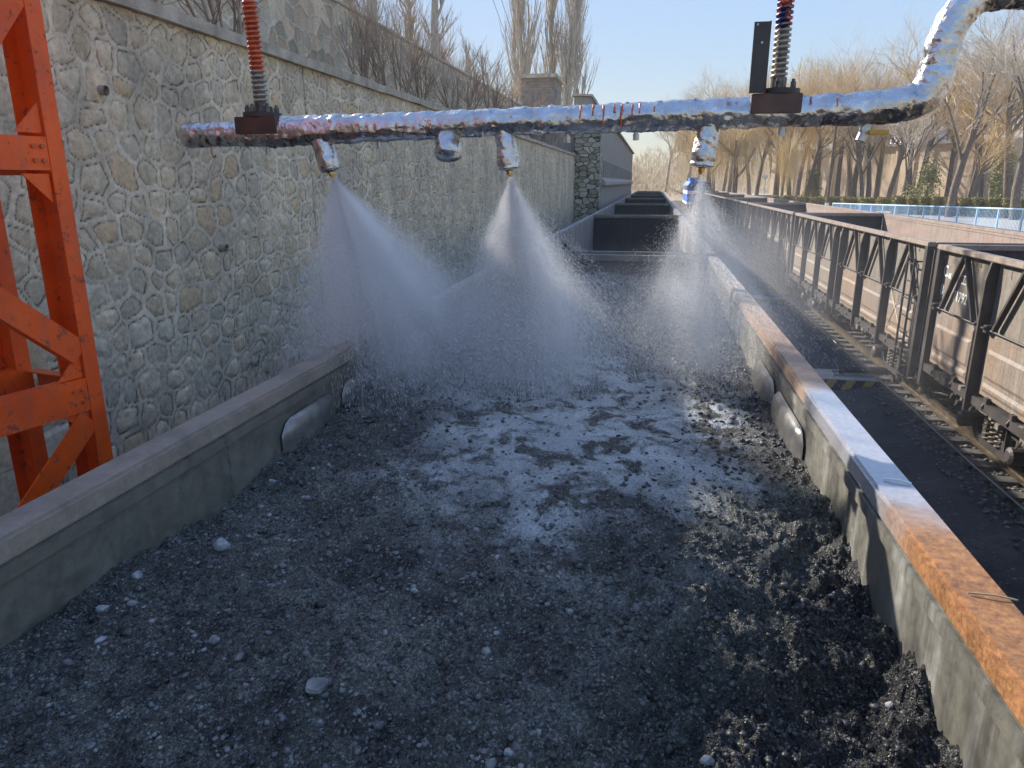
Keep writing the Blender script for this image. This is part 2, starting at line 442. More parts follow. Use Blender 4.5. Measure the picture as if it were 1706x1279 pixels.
# coal with a wet pale film of dust suppressant
def coal_mat():
    m, nt, b = new_mat('wet_coal')
    v = wcoords(nt)
    g = nt.nodes.new('ShaderNodeNewGeometry'); sep = nt.nodes.new('ShaderNodeSeparateXYZ'); nt.links.new(g.outputs['Position'], sep.inputs[0])
    X, Y = sep.outputs[0], sep.outputs[1]
    n1 = noise(nt, v, 1.7, 5, .6, .3); n2 = noise(nt, v, 9, 8, .7, .5); n3 = noise(nt, v, 70, 5, .7); n4 = noise(nt, v, 240, 3, .6)
    base = mix(nt, N1(nt, X, -.3, .25), ramp(nt, n3, [(.34, (.011,.010,.009)), (.50, (.042,.040,.036)), (.64, (.20,.19,.17))]), ramp(nt, n3, [(.34, (.006,.0055,.006)), (.52, (.020,.019,.019)), (.68, (.10,.097,.093))]))
    # grey mineral dust, strongest left
    dust = math_n(nt, 'MULTIPLY', N1(nt, X, .15, -.9), .75)
    base = mix(nt, math_n(nt, 'MULTIPLY', dust, ramp(nt, n2, [(.35, (.2,)*3), (.7, (.9,)*3)])), base, ramp(nt, n4, [(.34, (.055,.054,.048)), (.60, (.44,.43,.38))]))
    # centre of the sprayed film
    px = math_n(nt, 'DIVIDE', math_n(nt, 'SUBTRACT', X, -.38), 1.15); py = math_n(nt, 'DIVIDE', math_n(nt, 'SUBTRACT', Y, 4.05), 1.85)
    rr = math_n(nt, 'SQRT', math_n(nt, 'ADD', math_n(nt, 'MULTIPLY', px, px), math_n(nt, 'MULTIPLY', py, py)))
    rr = math_n(nt, 'ADD', rr, math_n(nt, 'MULTIPLY', math_n(nt, 'SUBTRACT', n1, .5), 1.5))
    zone = N1(nt, rr, 1.15, .35)
    film = math_n(nt, 'MULTIPLY', zone, ramp(nt, noise(nt, v, 4.2, 7, .66, .6), [(.43, (0,)*3), (.52, (1,)*3)]))
    film = math_n(nt, 'MULTIPLY', film, ramp(nt, n3, [(.32, (.45,)*3), (.50, (1,)*3)]))
    col = mix(nt, math_n(nt, 'MULTIPLY', film, .95), base, (.86,.90,.92))
    # diagonal grey-green lens flare veil put into the coal colour, right front
    qx = math_n(nt, 'ADD', math_n(nt, 'MULTIPLY', X, 1.0), math_n(nt, 'MULTIPLY', Y, -.42))
    band = math_n(nt, 'MULTIPLY', N1(nt, qx, -1.25, -.75), N1(nt, qx, -.25, -.6))
    band = math_n(nt, 'MULTIPLY', band, math_n(nt, 'MULTIPLY', N1(nt, Y, 3.7, 3.2), ramp(nt, n2, [(.35, (0,)*3), (.6, (1,)*3)])))
    col = mix(nt, math_n(nt, 'MULTIPLY', band, .35), col, (.22,.25,.20))
    # broken grains: each small facet has its own tone, a few are pale
    dn = N(nt, 'ShaderNodeTexNoise'); dn.inputs['Scale'].default_value = 60; nt.links.new(v, dn.inputs['Vector'])
    wv = nt.nodes.new('ShaderNodeVectorMath'); wv.operation = 'MULTIPLY_ADD'; nt.links.new(dn.outputs['Color'], wv.inputs[0]); wv.inputs[1].default_value = (.012,.012,.012); nt.links.new(v, wv.inputs[2])
    gr = []
    for sc_ in (135, 320):
        vo = N(nt, 'ShaderNodeTexVoronoi'); vo.inputs['Scale'].default_value = sc_; nt.links.new(wv.outputs[0], vo.inputs['Vector'])
        bwn = nt.nodes.new('ShaderNodeRGBToBW'); nt.links.new(vo.outputs['Color'], bwn.inputs[0]); gr.append((vo, bwn))
    col = mix(nt, math_n(nt, 'SUBTRACT', .85, math_n(nt, 'MULTIPLY', film, .72)), col, ramp(nt, gr[0][1].outputs[0], [(.25, (.50,)*3), (.55, (1,)*3), (.75, (1.65,)*3)]), 'MULTIPLY')
    tone = noise(nt, v, 2.3, 5, .62, .5)
    col = mix(nt, math_n(nt, 'SUBTRACT', 1.0, math_n(nt, 'MULTIPLY', film, .7)), col, ramp(nt, tone, [(.36, (.48,.48,.48)), (.52, (1.0,1.02,.96)), (.66, (1.6,1.62,1.5))]), 'MULTIPLY')
    fleck = ramp(nt, gr[1][1].outputs[0], [(.70, (0,)*3), (.76, (1,)*3)])
    fleck2 = ramp(nt, gr[0][1].outputs[0], [(.79, (0,)*3), (.83, (1,)*3)])
    col = mix(nt, math_n(nt, 'MULTIPLY', fleck, .40), col, (.27,.27,.25))
    col = mix(nt, math_n(nt, 'MULTIPLY', fleck2, .6), col, (.42,.42,.40))
    nt.links.new(col, b.inputs['Base Color'])
    rough = mix(nt, film, ramp(nt, gr[1][1].outputs[0], [(.3, (.28,)*3), (.6, (.7,)*3)]), (.30,)*3)
    nt.links.new(rough, b.inputs['Roughness'])
    b.inputs['Specular IOR Level'].default_value = .55
    h = math_n(nt, 'ADD', math_n(nt, 'MULTIPLY', n3, .9), math_n(nt, 'MULTIPLY', gr[0][0].outputs['Distance'], -.6))
    h = math_n(nt, 'ADD', h, math_n(nt, 'MULTIPLY', gr[1][0].outputs['Distance'], -.35))
    bump(nt, b, h, 1.0, .022)
    return m
M['coal'] = coal_mat()
def lump_mat():
    m, nt, b = new_mat('coal_lump')
    oi = wcoords(nt)
    n = noise(nt, oi, 11, 2, .5); f = noise(nt, oi, 120, 4, .6)
    c = ramp(nt, n, [(.36, (.025,.025,.026)), (.48, (.07,.072,.074)), (.60, (.17,.175,.175)), (.72, (.34,.34,.33))])
    c = mix(nt, .6, c, ramp(nt, f, [(.3, (.5,)*3), (.7, (1.3,)*3)]), 'MULTIPLY')
    g = nt.nodes.new('ShaderNodeNewGeometry'); sep = nt.nodes.new('ShaderNodeSeparateXYZ'); nt.links.new(g.outputs['Position'], sep.inputs[0])
    c = mix(nt, math_n(nt, 'MULTIPLY', N1(nt, sep.outputs[0], -.4, .2), .75), c, (.028,.026,.024))
    nt.links.new(c, b.inputs['Base Color']); b.inputs['Roughness'].default_value = .42
    bump(nt, b, f, .4, .006)
    return m
M['lump'] = lump_mat()

def ground_mat():
    m, nt, b = new_mat('dusty_yard')
    v = wcoords(nt)
    n = noise(nt, v, .8, 8, .65); f = noise(nt, v, 16, 8, .75)
    c = ramp(nt, n, [(.35, (.028,.027,.03)), (.55, (.06,.056,.056)), (.72, (.12,.11,.10))])
    c = mix(nt, .6, c, ramp(nt, f, [(.3, (.4,)*3), (.7, (1.5,)*3)]), 'MULTIPLY')
    nt.links.new(c, b.inputs['Base Color']); b.inputs['Roughness'].default_value = .85
    bump(nt, b, f, .8, .04); return m
M['yard'] = ground_mat()
M['field'] = simple('dry_ground', (.30,.24,.155), (.46,.38,.26), .12, .95, 0, .3, bscale=2)
M['road'] = simple('pale_road', (.36,.34,.31), (.46,.43,.39), .3, .9, 0, .2, bscale=8)
M['gravel'] = simple('ballast_stone', (.06,.055,.05), (.24,.215,.18), 9, .9, 0, .5, bscale=50)

# ------------------------------------------------------------------ camera
F = 1200.0; VX, VY = 1090, 303
pitch = math.atan((639.5 - VY) / F); yaw = math.asin((VX - 853) / math.sqrt((VX-853)**2 + (639.5-VY)**2 + F*F))
fw = Vector((-math.sin(yaw)*math.cos(pitch), math.cos(yaw)*math.cos(pitch), -math.sin(pitch)))
rt = Vector((math.cos(yaw), math.sin(yaw), 0)); up = rt.cross(fw)
cam = bpy.data.cameras.new('camera'); cam.sensor_width = 36; cam.lens = F / 1706 * 36; cam.clip_start = .05; cam.clip_end = 3000
co = bpy.data.objects.new('camera', cam); COL.objects.link(co)
co.matrix_world = Matrix(((rt.x, up.x, -fw.x, 0), (rt.y, up.y, -fw.y, 0), (rt.z, up.z, -fw.z, CZ), (0, 0, 0, 1)))
scene.camera = co

# ------------------------------------------------------------------ light
SUN_AZ, SUN_EL = 47.0, 28.8         # degrees left of the track direction, above the horizon
world = bpy.data.worlds.new('World'); scene.world = world; world.use_nodes = True
nt = world.node_tree; sky = nt.nodes.new('ShaderNodeTexSky'); sky.sky_type = 'NISHITA'
sky.sun_disc = False; sky.sun_elevation = R(SUN_EL); sky.sun_rotation = R(-SUN_AZ)
sky.air_density = 1.0; sky.dust_density = .35; sky.ozone_density = 1.6; sky.altitude = 300
bg = nt.nodes['Background']; bg.inputs[1].default_value = .12
# soft shoulder on the sky's brightness, the way a phone camera renders it, and a clearer blue
bw = nt.nodes.new('ShaderNodeRGBToBW'); nt.links.new(sky.outputs[0], bw.inputs[0])
kf = math_n(nt, 'ADD', math_n(nt, 'DIVIDE', 1.95, math_n(nt, 'ADD', bw.outputs[0], .35)), .05)
vm_ = nt.nodes.new('ShaderNodeVectorMath'); vm_.operation = 'SCALE'; nt.links.new(sky.outputs[0], vm_.inputs[0]); nt.links.new(kf, vm_.inputs['Scale'])
hs = mix(nt, 1.0, vm_.outputs[0], (1.02, .97, .98), 'MULTIPLY')
nt.links.new(hs, bg.inputs[0])
sd = Vector((-math.sin(R(SUN_AZ))*math.cos(R(SUN_EL)), math.cos(R(SUN_AZ))*math.cos(R(SUN_EL)), math.sin(R(SUN_EL))))
sl = bpy.data.lights.new('sun', 'SUN'); sl.energy = 4.0; sl.angle = R(.5); sl.color = (1, .93, .83)
so = bpy.data.objects.new('sun', sl); COL.objects.link(so); so.rotation_euler = (-sd).to_track_quat('-Z', 'Y').to_euler(); so.location = (0, 0, 60)
scene.view_settings.view_transform = 'Standard'; scene.view_settings.look = 'None'; scene.view_settings.exposure = 1.4
scene.view_settings.gamma = 1
scene.cycles.volume_step_rate = 1.0; scene.cycles.volume_max_steps = 128
scene.cycles.max_bounces = 8; scene.cycles.volume_bounces = 6; scene.cycles.transparent_max_bounces = 16
scene.cycles.sample_clamp_indirect = 6

# ------------------------------------------------------------------ setting: ground
gb = MB(); gb.add([(-900,-300,-.62),(900,-300,-.62),(900,1600,-.62),(-900,1600,-.62)], [(0,1,2,3)])
tag(gb.build('ground', M['field']), kind='structure')
# yard between the trains: gently uneven sheet
gx = np.concatenate([np.arange(-3.9, 9.2, .12)]); gy = np.concatenate([np.arange(-6, 34, .12), np.arange(34, 190, 1.2)])
XX, YY = np.meshgrid(gx, gy, indexing='ij')
ZZ = -.34 + .05 * fbm(XX*.8, YY*.8, 3, 5) + .02 * fbm(XX*5, YY*5, 9, 3)
# ballast shoulder of the right track
ZZ = np.where(XX > 4.9, -.235 + .012*fbm(XX*4, YY*4, 3, 3), ZZ + .09*sstep(4.4, 4.9, XX))
V = np.stack([XX.ravel(), YY.ravel(), ZZ.ravel()], 1)
tag(np_mesh('yard_ground', V, grid_faces(len(gx), len(gy)), M['yard'], smooth=True), kind='structure')
# raised ground right of the trains (platform and road level)
rb = MB()
rb.add([(9.2,-10,1.05),(12.2,-10,1.35),(16,-10,1.45),(400,-10,1.6),(9.2,60,1.05),(12.2,60,1.35),(16,60,1.45),(400,60,1.6),
        (9.2,190,1.0),(12.2,190,1.2),(16,190,1.3),(400,190,1.6),(9.2,-10,-.7),(9.2,60,-.7),(9.2,190,-.7),(400,900,2.0),(9.2,900,.3)],
       [(0,1,5,4),(1,2,6,5),(2,3,7,6),(4,5,9,8),(5,6,10,9),(6,7,11,10),(12,0,4,13),(13,4,8,14),(8,11,15,16)])
tag(rb.build('raised_ground', M['field']), kind='structure')
pr = MB(); pr.add([(20,-10,1.5),(31,-10,1.52),(31,180,1.62),(20,180,1.55)], [(0,1,2,3)])
pr.v = [(x, y, z + .06) for x, y, z in pr.v]
tag(pr.build('road', M['road']), kind='structure')
pe = MB(); pe.box(9.25, 12.6, -8, 52, .9, 1.52)
tag(pe.build('pavement', M['pavement'], bevel=.02), kind='structure')

# ------------------------------------------------------------------ tracks
def rail(x, label):
    b = MB()
    prof = [(-.07,0),(-.07,.02),(-.012,.04),(-.012,.12),(-.036,.13),(-.036,.17),(.036,.17),(.036,.13),(.012,.12),(.012,.04),(.07,.02),(.07,0)]
    b.prism([(x + p, z - .17) for p, z in prof], 'y', -8, 190)
    tag(b.build('rail', M['rail']), label, 'rail', 'rails of the two tracks')
XR, XL = 6.40, -.53
rail(XR - .7175, 'shiny-topped near rail under the right-hand empty wagons')
rail(XR + .7175, 'far rail under the right-hand empty wagons')
rail(XL - .7175, 'wall-side rail under the coal wagon train')
rail(XL + .7175, 'rail on the yard side under the coal wagon train')
sb = MB(); sb.prism([(-1.25,-.02),(-1.2,.0),(1.2,0),(1.25,-.02),(1.25,-.2),(-1.25,-.2)], 'y', -.12, .12)
sproto = sb.build('sleeper', M['sleeper'], base=(0,0,0))
SL = 'weathered concrete sleeper half buried in ballast below the right-hand wagons'
tag(sproto, SL, 'sleeper', 'sleepers of the right-hand track'); sproto.location = (XR, 4.2, -.172)
for k in range(1, 90):
    c = sproto.copy(); COL.objects.link(c); c.location = (XR + rnd.uniform(-.03, .03), 4.2 + .6 * k, -.172 + rnd.uniform(-.006, .004)); c.rotation_euler.z = rnd.uniform(-.015, .015)
sproto2 = sproto.copy(); COL.objects.link(sproto2); sproto2.location = (XL, -4, -.172)
sproto2['label'] = 'concrete sleeper hidden below the coal wagon'; sproto2['group'] = 'sleepers of the left-hand track'
for k in range(1, 40):
    c = sproto2.copy(); COL.objects.link(c); c.location = (XL, -4 + .6 * k, -.172)

def ico_lumps(P, S, seed, squash=.7):
    """P (n,3) centres, S (n,) sizes -> V, F of irregular 12-vertex stones"""
    r = np.random.default_rng(seed)
    t = (1 + 5 ** .5) / 2
    iv = np.array([(-1,t,0),(1,t,0),(-1,-t,0),(1,-t,0),(0,-1,t),(0,1,t),(0,-1,-t),(0,1,-t),(t,0,-1),(t,0,1),(-t,0,-1),(-t,0,1)], float) / 1.9
    fc = np.array([(0,11,5),(0,5,1),(0,1,7),(0,7,10),(0,10,11),(1,5,9),(5,11,4),(11,10,2),(10,7,6),(7,1,8),(3,9,4),(3,4,2),(3,2,6),(3,6,8),(3,8,9),(4,9,5),(2,4,11),(6,2,10),(8,6,7),(9,8,1)])
    n = len(P)
    v = iv[None] * (1 + r.uniform(-.32, .32, (n, 12, 1)))
    sc = np.stack([r.uniform(.7, 1.3, n), r.uniform(.7, 1.3, n), r.uniform(.45, .9, n) * squash / .7], 1)
    v = v * sc[:, None, :]
    a = r.uniform(0, 6.28, n); ca, sa = np.cos(a)[:, None], np.sin(a)[:, None]
    x = v[:,:,0]*ca - v[:,:,1]*sa; y = v[:,:,0]*sa + v[:,:,1]*ca
    v = np.stack([x, y, v[:,:,2]], 2) * S[:, None, None] + P[:, None, :]
    f = (fc[None] + (np.arange(n) * 12)[:, None, None]).reshape(-1, 3)
    return v.reshape(-1, 3), f

n = 16000
yy = 6 + 32 * rng.random(n) ** 1.5; xx = rng.uniform(4.7, 8.0, n)
keep = rng.random(n) < np.where(xx < 5.0, .5, 1.0)
xx, yy = xx[keep], yy[keep]
V, Fc = ico_lumps(np.stack([xx, yy, np.full(len(xx), -.225) + rng.uniform(-.015, .012, len(xx))], 1), rng.uniform(.012, .042, len(xx)), 5)
tag(np_mesh('ballast', V, Fc, M['gravel']), 'dark stone ballast around the sleepers of the right-hand track', 'ballast', kind='stuff')

n = 9000
xx = rng.uniform(1.2, 4.9, n); yy = 4 + 30*rng.random(n)**1.6
V, Fc = ico_lumps(np.stack([xx, yy, np.full(n, -.335) + .05*fbm(xx*.8, yy*.8, 3, 5)], 1), .006 + .026*rng.random(n)**3, 15)
tag(np_mesh('yard_gravel', V, Fc, M['gravel']), 'spilled coal bits and grit on the yard between the trains', 'gravel', kind='stuff')

# ------------------------------------------------------------------ gondola wagons
WL = 12.95; HW = 1.5; ZT = 3.14; ZF = 1.08; PITCH = 13.4
EDG = [.07, 2.15, 4.15, 6.10, 6.85, 8.80, 10.80, 12.88]
def bogie(root, y, side_detail=True):
    b = MB(); b.box(-1.05, 1.05, y-.2, y+.2, .62, .86); b.box(-.3,.3, y-.3,y+.3,.86,.98)
    for s in (-1,1):
        b.cyl((-1.1, y+s*.875, .42), (1.1, y+s*.875, .42), .075, 10)
    bo = b.build('bogie', M['steel_dark'], root)
    for sy in (-1, 1):
        for sx in (-1, 1):
            w = MB(); x0 = sx * .68
            w.tube([(x0, y+sy*.875, .42), (x0+sx*.03, y+sy*.875, .42), (x0+sx*.031, y+sy*.875, .42), (x0+sx*.135, y+sy*.875, .42), (x0+sx*.14, y+sy*.875, .42)], [.445,.445,.42,.42,.2], 28)
            w.build('wheel', M['wheel'], bo)
            a = MB(); a.tube([(sx*1.0, y+sy*.875, .42), (sx*1.24, y+sy*.875, .42), (sx*1.27, y+sy*.875, .42)], [.13,.13,.08], 14)
            a.build('axle_box', M['steel_post'], bo)
    for sx in (-1, 1):
        f = MB(); x0, x1 = sorted((sx*.98, sx*1.12))
        outer = [(-1.15,.50),(-1.05,.62),(-.55,.66),(-.40,.82),(.40,.82),(.55,.66),(1.05,.62),(1.15,.50),(1.0,.42),(.75,.44),(.5,.24),(-.5,.24),(-.75,.44),(-1.0,.42)]
        # arch frame as bars so the spring window stays open
        for i in range(len(outer)):
            p, q = outer[i], outer[(i+1) % len(outer)]
            f.bar(((x0+x1)/2, y+p[0], p[1]), ((x0+x1)/2, y+q[0], q[1]), .13, .10, up=(1,0,0))
        f.bar(((x0+x1)/2, y-.33, .3), ((x0+x1)/2, y-.3, .74), .12, .08, up=(1,0,0)); f.bar(((x0+x1)/2, y+.33, .3), ((x0+x1)/2, y+.3, .74), .12, .08, up=(1,0,0))
        f.build('side_frame', M['steel_post'], bo)
        if side_detail:
            for k in (-.2, 0, .2):
                s = MB(); pts = []
                for i in range(61):
                    a = i / 60 * 5 * 2 * math.pi
                    pts.append((sx*1.06 + .075*math.cos(a), y + k + .075*math.sin(a), .29 + .38 * i / 60))
                s.tube(pts, .016, 6); s.build('coil_spring', M['spring'], bo)
    return bo

def gondola(name, label, group, mats, detail=True, loaded=False):
    """local frame: x across, y 0..WL along, z from the rail head"""
    root = empty(name); tag(root, label, 'wagon', group)
    mi, mo, me_, mr = mats
    for sx in (-1, 1):
        b = MB(); x0, x1 = sorted((sx*(HW-.14), sx*(HW-.128)))
        b.box(x0, x1, .05, WL-.05, ZF, ZT-.085)
        # upper and lower inner stiffening lips
        xa, xb = sorted((sx*(HW-.152), sx*(HW-.142))); b.box(xa, xb, .05, WL-.05, ZT-.135, ZT-.0875)
        o = b.build('side_wall', (mi if (sx > 0 or not loaded) else M['wagon_in_dull']), root)
        if True:
            e = MB(); xa, xb = sorted((sx*(HW-.126), sx*(HW-.118))); e.box(xa, xb, .12, WL-.12, ZF, ZT-.09)
            e.build('outer_sheet', mo, root)
        r = MB(); x0, x1 = sorted((sx*(HW-.145), sx*HW)); r.box(x0, x1, 0, WL, ZT-.085, ZT)
        r.build('top_rim', mr, root, bevel=.012)
        sill = MB(); x0, x1 = sorted((sx*(HW-.16), sx*(HW-.02))); sill.box(x0, x1, .1, WL-.1, ZF-.16, ZF-.03)
        sill.build('side_sill', M['steel_post'], root)
        inner = [(.10, 12.85)]
    for y0, y1 in ((0.0, .055), (WL-.055, WL)):
        b = MB(); b.box(-HW+.142, HW-.142, y0+.012, y1-.012, ZF, ZT-.095)
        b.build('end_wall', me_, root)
        r = MB(); ya, yb = (0.0, .10) if y0 == 0 else (WL-.10, WL)
        r.box(-HW+.147, HW-.147, ya, yb, ZT-.09, ZT-.003); r.build('end_rim', M['wagon_rimR'] if detail else M['wagon_in_dull'], root, bevel=.008)
        for sx in (-1, 1):
            c = MB(); x0, x1 = sorted((sx*(HW-.12), sx*(HW-.004))); ya, yb = (.005, .14) if y0 == 0 else (WL-.14, WL-.005)
            c.box(x0, x1, ya, yb, ZF-.45, ZT-.09); c.build('corner_post', M['steel_post'], root)
        for zz in (1.55, 2.2, 2.75):
            c = MB(); yq = -.035 if y0 == 0 else WL-.02
            c.box(-HW+.15, HW-.15, yq, yq+.055, zz, zz+.1); c.build('end_rib', M['steel_post'], root)
    fl = MB(); fl.box(-HW+.14, HW-.14, .05, WL-.05, ZF-.02, ZF+.01); fl.build('floor', me_, root)
    us = MB(); us.box(-.2, .2, -.05, WL+.05, .75, ZF-.03)
    for yb in EDG: us.box(-HW+.17, HW-.17, yb-.06, yb+.06, .82, ZF-.03)
    us.build('underframe', M['steel_dark'], root)
    for s, y in ((-1, 0), (1, WL)):
        c = MB(); c.box(-.11, .11, min(y, y+s*.22), max(y, y+s*.22), .76, .98); c.box(-.17, .17, min(y+s*.12,y+s*.3), max(y+s*.12,y+s*.3), .72, 1.0)
        c.build('coupler', M['steel_dark'], root)
    bogie(root, 2.25, detail); bogie(root, WL-2.25, detail)
    sides = (-1,) if detail else ()
    for sx in (-1, 1):
        for y in EDG[1:-1]:
            p = MB()
            x0, x1 = sorted((sx*(HW-.117), sx*(HW+.045)))
            w = .055
            p.prism([(sx*(HW-.117), .80), (sx*(HW+.045), .80), (sx*(HW+.045), ZT-.35), (sx*(HW-.002), ZT-.09), (sx*(HW-.117), ZT-.09)], 'y', y-w/2, y+w/2)
            p.build('side_post', M['steel_post'], root)
    for sx in sides:
        X = lambda d: sx * (HW - .117 + d)
        bays = [(EDG[i], EDG[i+1]) for i in (0,1,2,4,5,6)]
        for bi, (a, c) in enumerate(bays):
            mid = (a + c) / 2
            for yy_ in (mid - .66, mid + .66):
                d = MB(); d.bar((X(.065), mid + (.06 if yy_ > mid else -.06), ZT-.12), (X(.065), yy_, 2.10), .045, .075, up=(1,0,0))
                d.build('diagonal_brace', M['steel_post'], root)
            # pressed steel drop door
            d = MB(); xa, xb = sorted((X(.002), X(.03))); d.box(xa, xb, a+.12, c-.12, 1.10, 2.04)
            for (u0, u1) in ((a+.42, c-.20),):
                for (w0, w1) in ((1.16, 1.30), (1.36, 1.80)):
                    xp, xq = sorted((X(.03), X(.05)))
                    vs = []
                    for (xx_, g) in ((X(.031), 0), (X(.052), .05)):
                        vs += [(xx_, u0+g, w0+g), (xx_, u1-g, w0+g), (xx_, u1-g, w1-g), (xx_, u0+g, w1-g)]
                    d.add(vs, [(4,5,6,7),(0,1,5,4),(1,2,6,5),(2,3,7,6),(3,0,4,7)])
            dr = d.build('drop_door', M['wagon_door'], root, bevel=.006)
            h = MB(); h.tube([(X(.075), a+.10, 2.08), (X(.075), c-.10, 2.08)], .014, 6)
            for yy_ in (a+.16, c-.16):
                h.box(*sorted((X(.01), X(.12))), yy_-.05, yy_+.05, 2.04, 2.15)
                h.tube([(X(.06), yy_-.035, 2.14),(X(.15), yy_-.035, 2.11),(X(.15), yy_+.035, 2.11)], .018, 6)
            h.build('door_hinge', M['steel_post'], dr)
            l = MB()
            for q in (.17, .25):
                l.tube([(X(.06), a+q+.04, 2.06), (X(.085), a+q, 1.98), (X(.085), a+q, 1.25), (X(.06), a+q+.03, 1.13)], .017, 6)
            l.build('door_lever', M['spring'], dr)
            l = MB()
            for q in (.35, .75):
                yq = a + (c-a)*q
                l.box(*sorted((X(.01), X(.09))), yq-.05, yq+.05, .98, 1.13); l.tube([(X(.06), yq, 1.08),(X(.11), yq, 1.0),(X(.08), yq+.03, .93)], .018, 6)
            l.build('door_latch', M['steel_post'], dr)
            for q in (.16, .5, .84):
                k = MB(); yq = a + (c-a)*q; pts = [(X(.105), yq, ZT-.085)]
                for i in range(9):
                    an = i / 8 * 4.2; pts.append((X(.105), yq + .022*math.sin(an), ZT-.155 - .022*(1-math.cos(an)) ))
                k.tube(pts, .006, 5); k.build('hook', M['steel_dark'], root)
        # centre bay ribs
        g = MB(); g.box(*sorted((X(.003), X(.03))), EDG[3]+.1, EDG[4]-.1, 1.12, 2.9); g.build('centre_panel', M['wagon_out'], root, bevel=.01)
        t = MB()
        for yl in (.42, .80): t.bar((X(.155), yl, .62), (X(.155), yl, 2.78), .035, .035)
        for k in range(7): t.bar((X(.155), .42, .72 + k*.33), (X(.155), .80, .72 + k*.33), .022, .022)
        for yl in (.42, .80):
            for z in (1.2, 2.75): t.bar((X(.02), yl, z), (X(.155), yl, z), .03, .03)
        t.build('ladder', M['steel_dark'], root)
        u = MB(); u.tube([(X(.10), .22, ZF-.1),(X(.12), .22, .58),(X(.12), .6, .58),(X(.10), .6, ZF-.1)], .014, 6); u.build('step', M['steel_post'], root)
        pbl = MB()
        for z, r_ in ((.93,.016),(.88,.012)):
            pbl.tube([(X(.03), .2+i*.6, z + .015*math.sin(i*2.1)) for i in range(21)], r_, 5)
        pbl.build('brake_pipe', M['spring'], root)
        jn = MB(); rr = random.Random(3)
        for i in range(46):
            yq = rr.uniform(.3, WL-.3); z = rr.uniform(.84, 1.04); s = rr.uniform(.03, .07)
            jn.box(*sorted((X(.02), X(.05+rr.uniform(0,.05)))), yq-s, yq+s, z-s*.8, z+s*.8)
            if i % 3 == 0: jn.tube([(X(.08), yq, z),(X(.11), yq+.05, z-.12),(X(.07), yq+.12, z-.05)], .012, 5)
        jn.build('floor_bracket', M['spring'], root)
    return root

# right train
ORD = ['first', 'second', 'third', 'fourth', 'fifth', 'sixth', 'seventh', 'eighth']
gR = 'empty wagons of the right-hand train'
r0 = gondola('gondola_wagon', 'nearest empty brown open wagon of the right-hand train, white number on its side', gR,
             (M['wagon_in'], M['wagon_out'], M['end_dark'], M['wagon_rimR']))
Y0R = .93
r0.location = (XR, Y0R, 0)
seen = ['', 'second open wagon of the right-hand train, chalk X on its last door beside the ladder',
        'third open wagon of the right-hand train, side half lit beyond the chalk marked one',
        'fourth open wagon of the right-hand train, its side in shade behind the right spray',
        'fifth open wagon of the right-hand train, shaded and veiled by mist',
        'sixth open wagon of the right-hand train, shaded far down the line',
        'seventh and last open wagon of the right-hand train, next to the blue locomotive']
wr = [r0]
for k in range(1, 7):
    c = copy_tree(r0); c.location = (XR, Y0R + PITCH*k, 0); c['label'] = seen[k]; wr.append(c)

M['patch'] = simple('faded_grey_paint', (.13,.13,.12), (.22,.21,.19), 5, .8, 0, .1)
# lettering on the nearest right wagon (first bay from its far end) and chalk X on the second
def text_mesh(txt, size, loc, parent, name='lettering', mat=None):
    cu = bpy.data.curves.new(name, 'FONT'); cu.body = txt; cu.size = size; cu.extrude = .0015; cu.offset = .003
    tmp = bpy.data.objects.new('tmp', cu); COL.objects.link(tmp)
    dg = bpy.context.evaluated_depsgraph_get()
    me = bpy.data.meshes.new_from_object(tmp.evaluated_get(dg))
    bpy.data.objects.remove(tmp)
    # text x -> world -y (reads left to right from the track side), text y -> z, faces -x
    mw = Matrix(((0,0,-1,loc[0]),(-1,0,0,loc[1]),(0,1,0,loc[2]),(0,0,0,1)))
    me.transform(mw); me.materials.clear(); me.materials.append(mat or M['letter'])
    o = bpy.data.objects.new(name, me); COL.objects.link(o); o.parent = parent
    return o
xs = -HW + .117 - .004          # just proud of the outer sheet (local)
text_mesh('C', .26, (xs, 12.80, 2.62), r0); text_mesh('64K', .125, (xs, 12.65, 2.60), r0)
text_mesh('\u5de5', .19, (xs, 12.02, 2.58), r0)
text_mesh('8', .25, (xs, 12.81, 2.30), r0); text_mesh('71792', .23, (xs, 12.26, 2.28), r0)
pp_ = MB(); pp_.box(xs+.0012, xs+.0032, 11.25, 12.79, 2.16, 2.86); pp_.build('number_patch', M['patch'], r0)
ck = MB()
xk = -HW + .117 - .058
def wob(p, q, seed):
    r = random.Random(seed); return [(xk, p[0]+(q[0]-p[0])*t/6 + r.uniform(-.02,.02), p[1]+(q[1]-p[1])*t/6 + r.uniform(-.02,.02)) for t in range(7)]
ck.tube(wob((1.85,2.02),(.95,1.30),1), .009, 5); ck.tube(wob((1.25,2.0),(1.85,1.22),2), .009, 5)
cko = MB(); cko.v = ck.v; cko.f = ck.f; cko.n = ck.n
ckobj = cko.build('chalk_mark', M['chalk'], None, base=(0,0,0)); ckobj.parent = wr[1]; ckobj.location = (0,0,0)

# left train: loaded wagon we stand over, then empties
l0 = gondola('gondola_wagon', 'nearest wagon of the left-hand train, heaped with wet coal under the sprays', 'wagons of the left-hand train',
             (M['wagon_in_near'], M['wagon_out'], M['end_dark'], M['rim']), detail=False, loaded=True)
Y0L = 10.98 - WL
l0.location = (XL, Y0L, 0)
